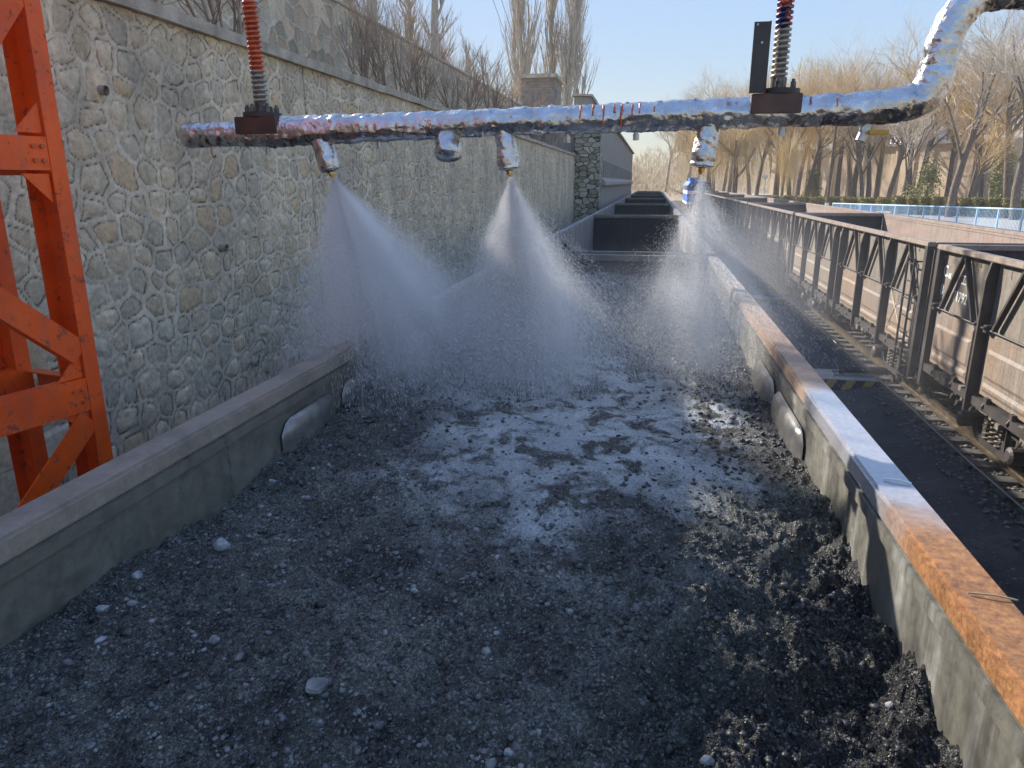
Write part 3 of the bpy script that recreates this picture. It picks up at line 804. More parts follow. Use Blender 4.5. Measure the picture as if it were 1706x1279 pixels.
# rounded pocket covers on the inside of its walls
def pocket(sx, y0, y1):
    b = MB(); w = HW - .152
    prof = [(0, 2.95), (.012, 2.945), (.032, 2.925), (.042, 2.88), (.042, 2.5), (0, 2.4)]
    n_ = len(prof); vs = []
    for yy_, k in ((y0, 0.0), (y0+.05, .75), (y0+.10, 1), (y1-.05, 1), (y1, 0.0)):
        for d, z in prof:
            zz = z - .07*(1-k)
            vs.append((XL + sx*(w - d*k - .001), yy_, zz))
    fs = []
    for i in range(4):
        for j in range(n_-1):
            fs.append((i*n_+j, i*n_+j+1, (i+1)*n_+j+1, (i+1)*n_+j))
    b.add(vs, fs); b.build('pocket_cover', M['pocket'], l0, smooth=True)
M['pocket'] = simple('pocket_steel', (.20,.19,.18), (.36,.34,.31), 9, .30, .5, .15)
for (a, c) in ((3.32, 3.95), (4.1, 4.78), (5.2, 5.9)): pocket(-1, a, c)
for (a, c) in ((3.68, 4.5), (4.62, 5.35), (1.9, 2.5)): pocket(1, a, c) if a > 2 else None
wl_ = gondola('gondola_wagon', 'second wagon of the left-hand train, empty with pale dried streaks, just beyond the coal', 'wagons of the left-hand train',
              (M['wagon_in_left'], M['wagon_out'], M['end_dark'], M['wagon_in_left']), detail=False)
wl_.location = (XL, 11.44, 0)
for sx in (-1, 1):
    for yv in (.9, 2.85, 4.78 if sx > 0 else 4.07, 6.7, 8.6):
        b = MB(); xw = XL + sx*(HW-.141)
        pts = [(xw, yv + .004*math.sin(k*1.7), 2.45 + .55*k/24) for k in range(25)]
        b.tube(pts, .006, 6); b.build('weld_seam', M['wagon_in_dull'], l0)
# small inner bracket on the left wall
bk = MB(); bk.box(XL-HW+.153, XL-HW+.20, 15.6, 15.75, 2.55, 2.9); bk.tube([(XL-HW+.2, 15.7, 2.88),(XL-HW+.32, 15.9, 2.7),(XL-HW+.22, 15.9, 2.5)], .03, 8)
bk.build('bracket', M['steel_post'], wl_)
lab = ['third wagon of the left-hand train, empty, dark end wall facing us', 'fourth wagon of the left-hand train, empty, beside the building corner',
       'fifth wagon of the left-hand train, small dark end wall far along', 'sixth wagon of the left-hand train, farthest but one', 'seventh and farthest wagon of the left-hand train']
for k in range(1, 6):
    c = copy_tree(wl_); c.location = (XL, 11.44 + PITCH*k - .05*k, 0); c['label'] = lab[k-1]

# ------------------------------------------------------------------ coal load
def coal_h(X, Y):
    h = .07 * fbm(X*1.1, Y*1.1, 11, 3)
    bil = np.abs(fbm(X*4.5, Y*4.5, 23, 4, .6))
    h = h + .055 * bil - .02
    lo = sstep(-.35, .15, X - .42*Y + .55) * sstep(3.9, 3.1, Y)      # clumpy fresh coal, right front
    bil2 = np.abs(fbm(X*3.0, Y*3.0, 31, 5, .62))
    h = h + lo * (.21 * bil2 + .10 * fbm(X*1.6, Y*1.6, 77, 2) - .05)
    h = h + .028 * fbm(X*14, Y*14, 41, 4, .65) * (1 + 1.0*lo) + .016*np.abs(fbm(X*24, Y*24, 91, 3, .6))
    h = h + .010 * np.abs(fbm(X*38, Y*38, 53, 3, .7)) * (1+lo)
    # local hummocks and a hollow
    for (cx, cy, r_, a) in ((-.05, 3.75, .22, .07), (-.22, 3.25, .16, .05), (-1.25, 2.9, .3, .05), (.62, 1.95, .16, -.10), (.2, 2.15, .2, .07), (-.9, 1.75, .25, .06), (-.62, 9.9, .7, .16)):
        h = h + a * np.exp(-((X-cx)**2 + (Y-cy)**2) / (r_*r_)) * (.7 + .6*vnoise(X*14, Y*14, 5))
    fl = np.exp(-(((X+.38)/1.1)**2 + ((Y-4.1)/1.6)**2)**2)
    h = h*(1-.5*fl)
    # grit
    h = h + .0055 * fbm(X*75, Y*75, 61, 2) * (1-.6*fl)
    return h
cy_ = [.75]
while cy_[-1] < 10.90: cy_.append(cy_[-1] + max(.0075, .0052 * cy_[-1]))
cy_ = np.array(cy_); cx_ = np.linspace(XL-HW+.141, XL+HW-.141, 360)
XX, YY = np.meshgrid(cx_, cy_, indexing='ij')
ZZ = 2.795 + coal_h(XX, YY)
V = np.stack([XX.ravel(), YY.ravel(), ZZ.ravel()], 1)
Fq = grid_faces(len(cx_), len(cy_))
# behind the camera a coarse continuation
tag(np_mesh('coal_load', V, Fq, M['coal'], off=(XL, 4, 2.7), smooth=True), 'flat heap of wet black coal filling the nearest wagon, pale film in the middle', 'coal', kind='stuff')
cb = MB(); cb.box(XL-HW+.145, XL+HW-.145, Y0L+.1, .76, 2.5, 2.78); cbo = cb.build('coal_bed', M['coal']); tag(cbo, 'wet coal at the end of the nearest wagon below the viewer', 'coal', kind='stuff')
n = 60000
yy = .9 + 9.5 * rng.random(n) ** 1.9; xx = rng.uniform(XL-1.34, XL+1.34, n)
S = .0022 + .012 * rng.random(n) ** 5
S = np.where(rng.random(n) < .006, rng.uniform(.012, .024, n), S)
S = S * np.clip(.55 + yy * .16, .6, 1.5)
film = np.exp(-(((xx+.38)/1.0)**2 + ((yy-4.1)/1.5)**2)**2)
keep = rng.random(n) > film * .93
keep &= (np.abs(xx - XL) < 1.33)
xx, yy, S = xx[keep], yy[keep], S[keep]
P = np.stack([xx, yy, 2.795 + coal_h(xx, yy) + S*.25], 1)
V, Fc = ico_lumps(P, S, 8)
tag(np_mesh('coal_lumps', V, Fc, M['lump'], off=(XL, 4, 2.7)), 'loose grey lumps and pebbles scattered over the coal', 'stones', kind='stuff')
def rock(loc, s, label, seed, cat='stone', mat='pale_stone', grp=None):
    r = np.random.default_rng(seed)
    import bmesh
    bm = bmesh.new(); bmesh.ops.create_icosphere(bm, subdivisions=2, radius=1)
    d = r.normal(size=(6, 3)); sc = r.uniform(.7, 1.2, 3) * (1, 1, .7)
    for v in bm.verts:
        for q in d:
            q = q / np.linalg.norm(q); t = v.co.dot(Vector(q))
            if t > .62: v.co -= Vector(q) * (t - .62)
        v.co = Vector((v.co.x*sc[0]*s, v.co.y*sc[1]*s, v.co.z*sc[2]*s)) + Vector((0, 0, s*.45))
    me = bpy.data.meshes.new('stone'); bm.to_mesh(me); bm.free(); me.materials.append(M[mat])
    o = bpy.data.objects.new('stone', me); COL.objects.link(o); o.location = loc
    tag(o, label, cat, grp)
def onZ(px, py, z):
    r = fw + rt * ((px-853)/F) + up * ((639.5-py)/F); t = (z-CZ)/r.z; return r.x*t, r.y*t
for i, (px, py, s, l, mt) in enumerate([
    (370,912,.034,'pale angular stone on the coal near the left wagon wall','pale_stone'),
    (228,955,.026,'flat pale pebble on the coal left of centre, close to the left wall','pale_stone'),
    (357,1063,.022,'light pebble beside a small coal ridge, lower left','pale_stone'),
    (170,1065,.022,'pale round stone low on the left side of the coal','pale_stone'),
    (172,1013,.022,'bluish slate chip on the coal, left side','pale_stone'),
    (530,1152,.034,'dark rounded stone below a coal mound, bottom centre left','lump'),
    (1470,1140,.020,'pair partner: bright white stone chip near the right wall, left one','pale_stone'),
    (1490,1133,.018,'bright grey-white stone chip near the right wall, right one','pale_stone'),
    (1443,1128,.017,'white chip just left of the two bright stones by the right wall','pale_stone'),
    (1178,1262,.022,'smooth grey stone at the bottom edge of the coal, right of centre','pale_stone'),
    (452,782,.026,'pale stone by the end of the left pocket covers','pale_stone'),
    (850,1240,.017,'small pale stone at the bottom centre of the coal','pale_stone')]):
    x, y = onZ(px, py, 2.82)
    l = l.replace('pair partner: ', '')
    z = 2.795 + float(coal_h(np.array([x]), np.array([y]))[0]) - s*.25
    rock((x, y, z), s, l, 100 + i, mat=mt)

# ------------------------------------------------------------------ stone retaining walls
def stone_wall(name, label, Xw, y0, y1, z0, z1, zc, sy, sz, seed, dy0, grow, dz, style, face=1, joint=()):
    ys = [y0]
    while ys[-1] < y1: ys.append(ys[-1] + max(dy0, grow * ys[-1]))
    ys = np.array(ys)
    zs = np.concatenate([np.arange(z0, zc, .08), np.arange(zc, z1 + dz*.5, dz)]) if zc > z0 else np.arange(z0, z1 + dz*.5, dz)
    Yg, Zg = np.meshgrid(ys, zs, indexing='ij')
    wy = Yg + .05 * fbm(Yg*2.5, Zg*2.5, seed+1, 3); wz = Zg + .05 * fbm(Yg*2.5, Zg*2.5, seed+2, 3)
    # larger stones near the front foot of the wall
    big = sstep(3.9, 3.2, Yg + .35*(Zg-4.0)) if style == 'rubble' else np.zeros_like(Yg)
    def cells(sy, sz, sd):
        u = wy / sy; w = wz / sz
        w = w + .35 * (vnoise(wy*.9, wz*0+3, sd+9) - .5) * 2
        iu = np.floor(u).astype(np.int64); iw = np.floor(w).astype(np.int64)
        f1 = np.full(u.shape, 9.); f2 = np.full(u.shape, 9.); cid = np.zeros(u.shape)
        shift = .5
        for a in (-1, 0, 1):
            for b in (-1, 0, 1):
                ci = iu + a; cj = iw + b
                jit = .62 if style == 'rubble' else .9
                pxx = ci + .5 + jit*(_h(ci, cj, sd) - .5) + shift*(cj % 2) - shift*.5
                pyy = cj + .5 + jit*(_h(ci, cj, sd+1) - .5)
                s_ = .86 + .3*_h(ci, cj, sd+5)
                du = np.abs(u - pxx) / s_; dw = np.abs(w - pyy) / s_
                pw = 2.6 if style == 'rubble' else 2.0
                d = (du**pw + dw**pw) ** (1/pw)
                m = d < f1
                f2 = np.where(m, f1, np.minimum(f2, d)); cid = np.where(m, _h(ci, cj, sd+3), cid); f1 = np.where(m, d, f1)
        return f1, f2, cid
    f1, f2, cid = cells(sy, sz, seed)
    scl = np.full(f1.shape, sy)
    if style == 'rubble':
        g1, g2, gid = cells(sy*1.9, sz*1.9, seed+50)
        k = big > .5
        f1 = np.where(k, g1, f1); f2 = np.where(k, g2, f2); cid = np.where(k, gid, cid); scl = np.where(k, sy*1.9, scl)
    e = (f2 - f1) * scl                      # metres-ish from the joint
    rough_ = fbm(Yg*6, Zg*6, seed+7, 4); fine = fbm(Yg*22, Zg*22, seed+8, 3)
    if style == 'rubble':
        gap = .031 + .026*vnoise(Yg*3, Zg*3, seed+13)
        gap = np.where(big > .5, gap*.55, gap)
        m = sstep(gap, gap + .016, e); dome = sstep(gap, gap + .085, e)
        dip = np.exp(-((e - gap - .003)/.0065)**2)
        show = .45 + .55*sstep(.35, .6, vnoise(Yg*4.3, Zg*4.3, seed+15) + .25*_h(np.floor(cid*997).astype(np.int64), np.zeros_like(cid).astype(np.int64), 3))
        H = -m*.003 + dome*.012*(.3+cid) + .006*rough_ + .004*fine - .010*dip*show
    else:
        gap = .018
        m = sstep(gap, gap + .01, e); dip = np.zeros_like(e); show = dip
        H = (1-m)*.022 + .006*rough_ + .003*fine
    for (yj, tilt) in joint:
        q = np.exp(-((Yg - yj - tilt*(Zg-4) - .03*fbm(Zg*2, Zg*0, 5, 3))/.010)**2); H = H - .02*q; dip = np.maximum(dip, q*1.0); show = np.maximum(show, q)
    # colour
    t = cid[..., None]; t2 = ((cid*7.13) % 1)[..., None]
    if style == 'rubble':
        st = np.array([.67,.575,.42])*(.84+.24*t)*(1+.22*fine[..., None]) * (1 + (t2-.5)*np.array([.10,.02,-.08]))
        mo = np.array([.70,.61,.465])*(1+.25*rough_[..., None])
        ochre = (t2 > .93)[..., None] if False else (t2 > .955)
        st = np.where(ochre, np.array([.66,.51,.33]), st)
        white = ((cid*31.7) % 1 > .985)[..., None] & (vnoise(Yg*9, Zg*9, 77) > .5)[..., None]
        st = np.where(white, np.array([.60,.60,.58]), st)
    else:
        st = np.array([.58,.50,.38])*(.75+.5*t) * (1 + (t2-.5)*np.array([.2,.02,-.1]))
        mo = np.array([.74,.66,.52])*(1+.2*rough_[..., None])
    c = mo + (st-mo)*m[..., None]
    c = c * (1 - .90*(dip*show)[..., None])
    V = np.stack([np.full(Yg.size, Xw) + face*H.ravel(), Yg.ravel(), Zg.ravel()], 1)
    C = np.concatenate([np.clip(c, .02, .9).reshape(-1, 3), np.ones((Yg.size, 1))], 1)
    root = empty(name, (Xw, (y0+y1)/2, z0)); tag(root, label, 'wall')
    np_mesh('stone_facing', V, grid_faces(len(ys), len(zs)), M['stone'], parent=root, off=tuple(root.location), smooth=True, attrs={'col': C})
    return root

w1 = stone_wall('retaining_wall', 'tall grey rubble stone retaining wall running beside the coal wagons', -3.8, -1.5, 36.0, -.4, 5.38, 2.3, .245, .20, 5, .011, .0022, .0125, 'rubble',
                joint=((7.9, -.03), (15.5, 0), (23.5, .02)))
core = MB(); core.box(-4.3, -3.84, -1.5, 36, -.5, 5.38); core.build('wall_core', M['concrete'], w1)
cp = MB()
ysq = np.arange(-1.5, 36.01, .25)
prof = [(-4.28, 5.38), (-3.74, 5.38), (-3.735, 5.47), (-4.28, 5.49)]
vs = []; fs = []
for i, y in enumerate(ysq):
    for j, (x, z) in enumerate(prof):
        q = .018 * (vnoise(np.array([y*1.7+j*9]), np.array([j*3.1]), 4)[0]-.5)
        vs.append((x + q, y, z + q*.8 - .004*(j==1)))
for i in range(len(ysq)-1):
    for j in range(4):
        fs.append((i*4+j, i*4+(j+1)%4, (i+1)*4+(j+1)%4, (i+1)*4+j))
fs += [(0,1,2,3), tuple((len(ysq)-1)*4+j for j in (3,2,1,0))]
cp.add(vs, fs); cp.build('coping', M['coping'], w1)
# weep pipes
def weep(y, z, label):
    b = MB(); b.tube([(-3.9, y, z+.01), (-3.745, y, z-.004)], .033, 14, cap=False); b.tube([(-3.745, y, z-.004), (-3.9, y, z+.01)], .024, 14, cap=False)
    b.tube([(-3.79, y, z), (-3.785, y, z)], .025, 12)
    tag(b.build('weep_pipe', M['concrete']), label, 'pipe', 'drain pipes through the rubble wall')
def onX(px, py, X):
    r = fw + rt*((px-853)/F) + up*((639.5-py)/F); t = X/r.x; return r.y*t, CZ + r.z*t
y, z = onX(368, 412, -3.8); weep(y, z, 'short clay drain pipe poking from the rubble wall below the foil pipe')
y, z = onX(165, 150, -3.8); weep(y, z, 'small round drain hole high in the rubble wall right of the orange frame')
y, z = onX(421, 604, -3.8); weep(y, z, 'small drain hole low in the rubble wall just above the wagon rim')

tr = MB(); tr.add([(-4.28, -1.5, 5.44), (-4.28, 36, 5.44), (-6.05, 36, 5.62), (-6.05, -1.5, 5.62), (-3.86,-1.5,5.36)], [(0,1,2,3)])
tag(tr.build('terrace', M['soil']), kind='structure')
w2 = stone_wall('retaining_wall', 'upper stepped-back stone wall with pale raised mortar joints behind the bushes', -6.0, 2.0, 37, 5.4, 7.40, 5.4, .34, .27, 21, .028, .0022, .022, 'net')
c2 = MB(); c2.box(-6.4, -6.04, 2.0, 37, 5.2, 7.4); c2.build('wall_core', M['concrete'], w2)
c3 = MB(); c3.box(-6.42, -5.95, 2.0, 37, 7.4, 7.47); c3.build('coping', M['coping'], w2, bevel=.015)
hl = MB(); hl.add([(-6.42,-2,7.42),(-6.42,40,7.42),(-14,40,7.9),(-14,-2,7.9),(-60,60,8.2),(-60,-2,8.2),(-60,200,7.6),(-6.42,200,7.2)], [(0,1,2,3),(3,2,4,5),(1,7,6,4,2)])
tag(hl.build('hillside', M['soil']), kind='structure')

# ------------------------------------------------------------------ orange steel frame
ang = R(12); U = Vector((math.sin(ang), math.cos(ang), 0)); W = Vector((math.cos(ang), -math.sin(ang), 0))
P0 = Vector((-2.6, 2.95, 0))
def FP(s, v, z): return P0 + U*s + W*v + Vector((0,0,z))
fr = empty('steel_frame', (P0.x, P0.y, -.3)); tag(fr, 'bright orange braced steel tower frame between wagon and stone wall', 'frame')
def fbox(b, s0, s1, v0, v1, z0, z1):
    vs = [FP(s, v, z) for z in (z0, z1) for s, v in ((s0,v0),(s1,v0),(s1,v1),(s0,v1))]
    b.add(vs, [(0,3,2,1),(4,5,6,7),(0,1,5,4),(1,2,6,5),(2,3,7,6),(3,0,4,7)])
def post(v0, s1, dep=.185, fl=.072):
    b = MB()
    fbox(b, s1-fl, s1, v0-.008, v0, -.35, 6.9)             # near flange
    fbox(b, s1-fl, s1, v0-dep, v0-dep+.008, -.35, 6.9)      # far flange
    fbox(b, s1-.012, s1-.005, v0-dep+.008, v0-.008, -.35, 6.9)
    b.build('post', M['orange'], fr)
    g = MB(); fbox(g, s1-.17, s1+.09, v0-.28, v0+.09, -.36, -.335); g.build('base_plate', M['orange'], fr)
post(0, 0); post(-.45, -.03)
post(0, -1.9); post(-.45, -1.93)
def hbeam(v, zt, zb, s0=-1.83, s1=-.073, mat='orange'):
    b = MB(); fbox(b, s0, s1, v-.012, v-.004, zb, zt); fbox(b, s0, s1, v-.07, v-.012, zt-.007, zt); fbox(b, s0, s1, v-.07, v-.012, zb, zb+.007)
    b.build('cross_beam', M[mat], fr)
for (t, bt) in ((3.28, 3.12), (4.37, 4.23), (2.2, 2.05), (1.1, .95), (5.5, 5.35), (6.6, 6.45)):
    hbeam(0, t, bt); hbeam(-.45, t, bt)
def zbeam(s, zt, zb):
    b = MB(); fbox(b, s-.008, s, -.44, -.185, zb, zt); fbox(b, s-.06, s-.008, -.44, -.185, zt-.007, zt); b.build('tie_beam', M['orange_dusty'], fr)
for z in (3.27, 2.2, 1.1, 4.3, 5.5): zbeam(-.01, z, z-.09); zbeam(-1.9, z, z-.09)
def dia(s0, z0, s1, z1, v=-.004, w=.115):
    b = MB(); p = FP(s0, v-.004, z0); q = FP(s1, v-.004, z1)
    b.bar(p, q, .008, w, up=tuple((q-p).cross(W).normalized()))
    # return flange
    d = (q-p).normalized(); nrm = d.cross(W).normalized()
    if nrm.z < 0: nrm = -nrm
    b.bar(p - nrm*(w/2-.004) - W*.03, q - nrm*(w/2-.004) - W*.03, .05, .007, up=tuple(nrm))
    b.build('brace', M['orange'], fr)
dia(-.075, 3.40, -.95, 4.19); dia(-1.83, 3.40, -1.0, 4.19)
dia(-.085, 3.08, -.95, 2.28); dia(-.075, 4.98, -.5, 4.42); dia(-1.82, 3.08, -1.0, 2.28)
dia(-.085, 1.98, -.95, 1.18); dia(-.085,5.3,-.95,4.42)

for (gz, sg) in ((3.2, 1), (3.2, -1), (4.30, 1), (4.30, -1)):
    b = MB(); p = [(-.078, gz+sg*.085), (-.078, gz+sg*.21), (-.20, gz+sg*.085)]
    vs = [FP(a, v_, z_) for v_ in (-.024, -.0165) for a, z_ in p]
    b.add(vs, [(0,1,2),(3,5,4),(0,3,4,1),(1,4,5,2),(2,5,3,0)]); b.build('gusset', M['orange'], fr)
for bz in (3.17, 3.23, 4.27, 4.33, 2.09, 2.16):
    for bs in (-.10, -.14):
        b = MB(); b.tube([FP(bs, -.004, bz), FP(bs, .008, bz)], .011, 6); b.build('bolt', M['orange_dusty'], fr)

# ------------------------------------------------------------------ overhead spray pipe
PY = 4.4
pp = empty('spray_pipe', (-.6, PY, CZ+.25)); tag(pp, 'foil wrapped overhead water pipe on two threaded rods, nozzles spraying the coal', 'pipe')
def rz(z): return CZ + z
def crumple_tube(path, rad, name, parent, nseg=44, step=.009, amp=.0075, seed=1, closed_ends=(True, True)):
    pts = [Vector(p) for p in path]; rads = list(rad) if hasattr(rad, '__len__') else [rad]*len(pts)
    # Catmull-Rom resample
    out = []; ro = []
    for i in range(len(pts)-1):
        p0 = pts[max(i-1,0)]; p1 = pts[i]; p2 = pts[i+1]; p3 = pts[min(i+2, len(pts)-1)]
        L = (p2-p1).length; n_ = max(2, int(L/step))
        for k in range(n_):
            t = k/n_
            out.append(.5*((2*p1)+(-p0+p2)*t+(2*p0-5*p1+4*p2-p3)*t*t+(-p0+3*p1-3*p2+p3)*t**3)); ro.append(rads[i]*(1-t)+rads[i+1]*t)
    out.append(pts[-1]); ro.append(rads[-1])
    C = np.array([tuple(p) for p in out]); T = np.gradient(C, axis=0); T /= np.linalg.norm(T, axis=1)[:, None] + 1e-9
    s = np.array([0, 1., 0]); Sv = []
    for t in T:
        s = s - t*np.dot(s, t); nn = np.linalg.norm(s); s = s/nn if nn > 1e-6 else np.array([0,0,1.]); Sv.append(s.copy())
    Sv = np.array(Sv); Uv = np.cross(T, Sv)
    L = np.concatenate([[0], np.cumsum(np.linalg.norm(np.diff(C, axis=0), axis=1))])
    a = np.linspace(0, 2*np.pi, nseg, endpoint=False)
    LL, AA = np.meshgrid(L, a, indexing='ij')
    ca, sa = np.cos(AA), np.sin(AA)
    f = 0
    for k, (fr_, am) in enumerate(((6, 1.0), (15, .9), (34, .55))):
        # diagonal wrinkles: sample noise on the unrolled sleeve, made periodic by blending
        def nz(A): return 1 - 2*np.abs(fbm((LL + A*.03)*fr_, A*1.2*(1+k), seed+k*3, 2))
        w_ = AA/(2*np.pi)
        f = f + am*(nz(AA)*(1-w_) + nz(AA-2*np.pi)*w_)
    R_ = np.array(ro)[:, None] + amp*(f-1.2)
    R_ = R_ + .006*((LL/.19 + AA/(2*np.pi) + .05*fbm(LL*6, AA, seed+40, 2)) % 1) - .003
    # wrap bands
    R_ = R_ - .004*np.exp(-(((LL*1.0) % .43 - .2)/.008)**2)
    V = C[:, None, :] + Sv[:, None, :]*(R_*ca)[..., None] + Uv[:, None, :]*(R_*sa)[..., None]
    ni, nj = V.shape[:2]
    V = V.reshape(-1, 3)
    i, j = np.meshgrid(np.arange(ni-1), np.arange(nj), indexing='ij'); j2 = (j+1) % nj
    Fq = np.stack([(i*nj+j).ravel(), ((i+1)*nj+j).ravel(), ((i+1)*nj+j2).ravel(), (i*nj+j2).ravel()], 1)
    nv = len(V); extra = [C[0] - T[0]*ro[0]*.25, C[-1] + T[-1]*ro[-1]*.25]
    V = np.concatenate([V, np.array(extra)])
    capf = []
    jj = np.arange(nj)
    capf.append(np.stack([jj, (jj+1) % nj, np.full(nj, nv), np.full(nj, nv)], 1))
    capf.append(np.stack([(ni-1)*nj+(jj+1) % nj, (ni-1)*nj+jj, np.full(nj, nv+1), np.full(nj, nv+1)], 1))
    me = bpy.data.meshes.new(name)
    off = origin_of(parent)
    tris = [tuple(q[:3]) for c in capf for q in c]
    me.from_pydata([tuple(p) for p in (V - np.array(off))], [], [tuple(q) for q in Fq.tolist()] + [tuple(int(z) for z in t) for t in tris])
    me.polygons.foreach_set('use_smooth', [True]*len(me.polygons))
    me.materials.append(M['foil']); o = bpy.data.objects.new(name, me); COL.objects.link(o); o.parent = parent
    return o
path = [(-2.97,PY,rz(.285)),(-2.9,PY,rz(.287)),(-2.6,PY,rz(.293)),(-2.35,PY,rz(.298)),(-2.1,PY,rz(.308)),(-1.5,PY,rz(.322)),(-.9,PY,rz(.338)),(-.2,PY,rz(.352)),(.4,PY,rz(.366)),(.9,PY,rz(.377)),(1.2,PY,rz(.388)),
        (1.35,PY,rz(.42)),(1.405,PY,rz(.50)),(1.42,PY,rz(.62)),(1.44,PY,rz(.74)),(1.50,PY,rz(.855)),(1.62,PY,rz(.915)),(1.95,PY,rz(.915)),(2.6,PY,rz(.91)),(3.3,PY,rz(.91))]
rad = [.066,.076,.077,.090,.088,.079,.078,.079,.082,.083,.088,.090,.090,.086,.084,.083,.082,.080,.080,.080]
crumple_tube(path, rad, 'foil_wrap', pp, seed=3)
# orange paint runs on the foil
pd = MB(); rr = random.Random(5)
for x, z0, z1 in ((-.43,.07,.0),(-.36,.075,.02),(-.30,.07,-.045),(-.24,.073,.03),(-.20,.072,-.05),(-.14,.07,-.0),(-.10,.075,.02),(-.02,.06,.03),(.80,.06,.03),(.93,.05,.01)):
    zc = .345 if x < .5 else .375
    pts = []
    for t in range(8):
        z = z0 + (z1-z0)*t/7; r_ = .084
        y_ = PY - math.sqrt(max(r_*r_ - z*z, 1e-5)) - .002
        pts.append((x + rr.uniform(-.002,.002), y_, rz(zc+z)))
    pd = MB(); pd.tube(pts, [.007,.006,.005,.0045,.004,.004,.005,.004], 6)
    pd.build('paint_run', M['orange_dusty'], pp)
# nozzle sleeves
def sleeve(p0, p1, r0_, r1_, seed, tip=True):
    p0 = Vector(p0); p1 = Vector(p1)
    mid = [p0.lerp(p1, t) for t in (0, .25, .5, .75, 1)]
    o = crumple_tube(mid, [r0_*.9, r0_, (r0_+r1_)/2, r1_*1.05, r1_*.98], 'nozzle_sleeve', pp, nseg=30, step=.006, amp=.007, seed=seed)
    if tip:
        d = (p1-p0).normalized()
        b = MB(); b.tube([p1 - d*.01, p1 + d*.012, p1 + d*.013, p1 + d*.03], [.03,.028,.018,.016], 12); b.build('nozzle_collar', M['black_rubber'], o)
        b = MB(); b.tube([p1 + d*.012, p1 + d*.034, p1 + d*.035, p1 + d*.048], [.020,.020,.012,.009], 6); b.build('nozzle', M['brass'], o)
sleeve((-2.045,PY,rz(.27)), (-1.985,PY-.01,rz(.072)), .064, .064, 21)
sleeve((-1.225,PY,rz(.27)), (-1.215,PY-.06,rz(.150)), .074, .078, 33, tip=False)
sleeve((-.885,PY,rz(.29)), (-.855,PY,rz(.078)), .060, .066, 45)
sleeve((.285,PY,rz(.31)), (.262,PY,rz(.090)), .060, .068, 57)
# small capped nipples
for x, z in ((-2.78,.225),(-2.40,.22),(-1.66,.25),(-.51,.275),(-.115,.285),(.675,.30)):
    b = MB(); b.tube([(x,PY,rz(z+.03)),(x,PY,rz(z-.02)),(x,PY,rz(z-.021)),(x,PY,rz(z-.055))], [.013,.013,.019,.019], 10)
    b.build('nipple', M['galv'], pp)
b = MB(); b.tube([(-2.79,PY,rz(.19)),(-2.775,PY-.005,rz(.155))], .014, 8); b.build('nozzle_tip', M['brass'], pp)
# valve with yellow lever
vb = MB(); vb.tube([(1.115,PY,rz(.33)),(1.10,PY,rz(.26)),(1.085,PY,rz(.215))], [.022,.026,.026], 14); vb.tube([(1.10,PY-.03,rz(.275)),(1.10,PY+.03,rz(.275))], .02, 10)
vo = vb.build('drain_valve', M['galv'], pp)
vb = MB(); vb.box(1.115, 1.215, PY-.045, PY-.020, rz(.243), rz(.268)); vb.build('valve_handle', M['yellow_plastic'], vo, bevel=.004)
# clamp blocks, flanges, bolts, threaded rods
def clamp(x0, x1, z0, z1, bx, tilt, rmat, plate):
    b = MB(); b.box(x0, x1, PY-.105, PY+.105, rz(z0), rz(z1))
    cb_ = b.build('clamp_block', M['brown_block'], pp, bevel=.004)
    b = MB(); b.tube([(bx, PY, rz(z1)+.001), (bx, PY, rz(z1)+.028)], .115, 32)
    b.build('flange', M['steel_post'], cb_)
    for a in range(6):
        an = a*math.pi/3 + .35; q = MB(); xx_ = bx + .088*math.cos(an); yy_ = PY + .088*math.sin(an)
        q.tube([(xx_,yy_,rz(z1)+.028),(xx_,yy_,rz(z1)+.062)], .015, 6); q.tube([(xx_,yy_,rz(z1)+.062),(xx_,yy_,rz(z1)+.075)], .009, 8)
        q.build('bolt', M['bolt'], cb_)
    q = MB(); q.tube([(bx,PY,rz(z1)+.028),(bx,PY,rz(z1)+.09)], .042, 12); q.build('rod_nut', M['bolt'], cb_)
    # thread as a helix round a core
    r = MB(); top = 3.6
    H_ = rz(z1)+.08
    n_ = int(top/.0275*14); pts = []
    for i in range(n_):
        t = i/(n_-1); a = t*top/.0275*2*math.pi
        off_ = tilt*t*top
        pts.append((bx + off_ + .036*math.cos(a), PY + .036*math.sin(a), H_ + t*top))
    r.tube(pts, .0098, 6)
    r.tube([(bx, PY, H_-.02), (bx+tilt*top, PY, H_+top)], .031, 14)
    r.build('threaded_rod', rmat, pp, smooth=True)
clamp(-2.555, -2.285, .285, .385, -2.42, -.035, rod_mat('rod_paint_a', CZ+.66, CZ+1.05), False)
clamp(.49, .75, .355, .455, .635, -.04+.04, rod_mat('rod_paint_b', CZ+.80, CZ+1.5, (.02,.035,.12), CZ+.78, CZ+.95), True)
b = MB(); b.box(.47, .555, PY-.135, PY-.122, rz(.455), rz(.80)); b.box(.548, .557, PY-.122, PY-.07, rz(.455), rz(.805))
b.build('guide_plate', M['steel_dark'], pp)
b = MB()
for x, z in ((.487,.787),(.515,.70)): b.tube([(x,PY-.137,rz(z)),(x,PY-.1355,rz(z))], .006, 8)
b.build('plate_screw', M['galv'], pp)

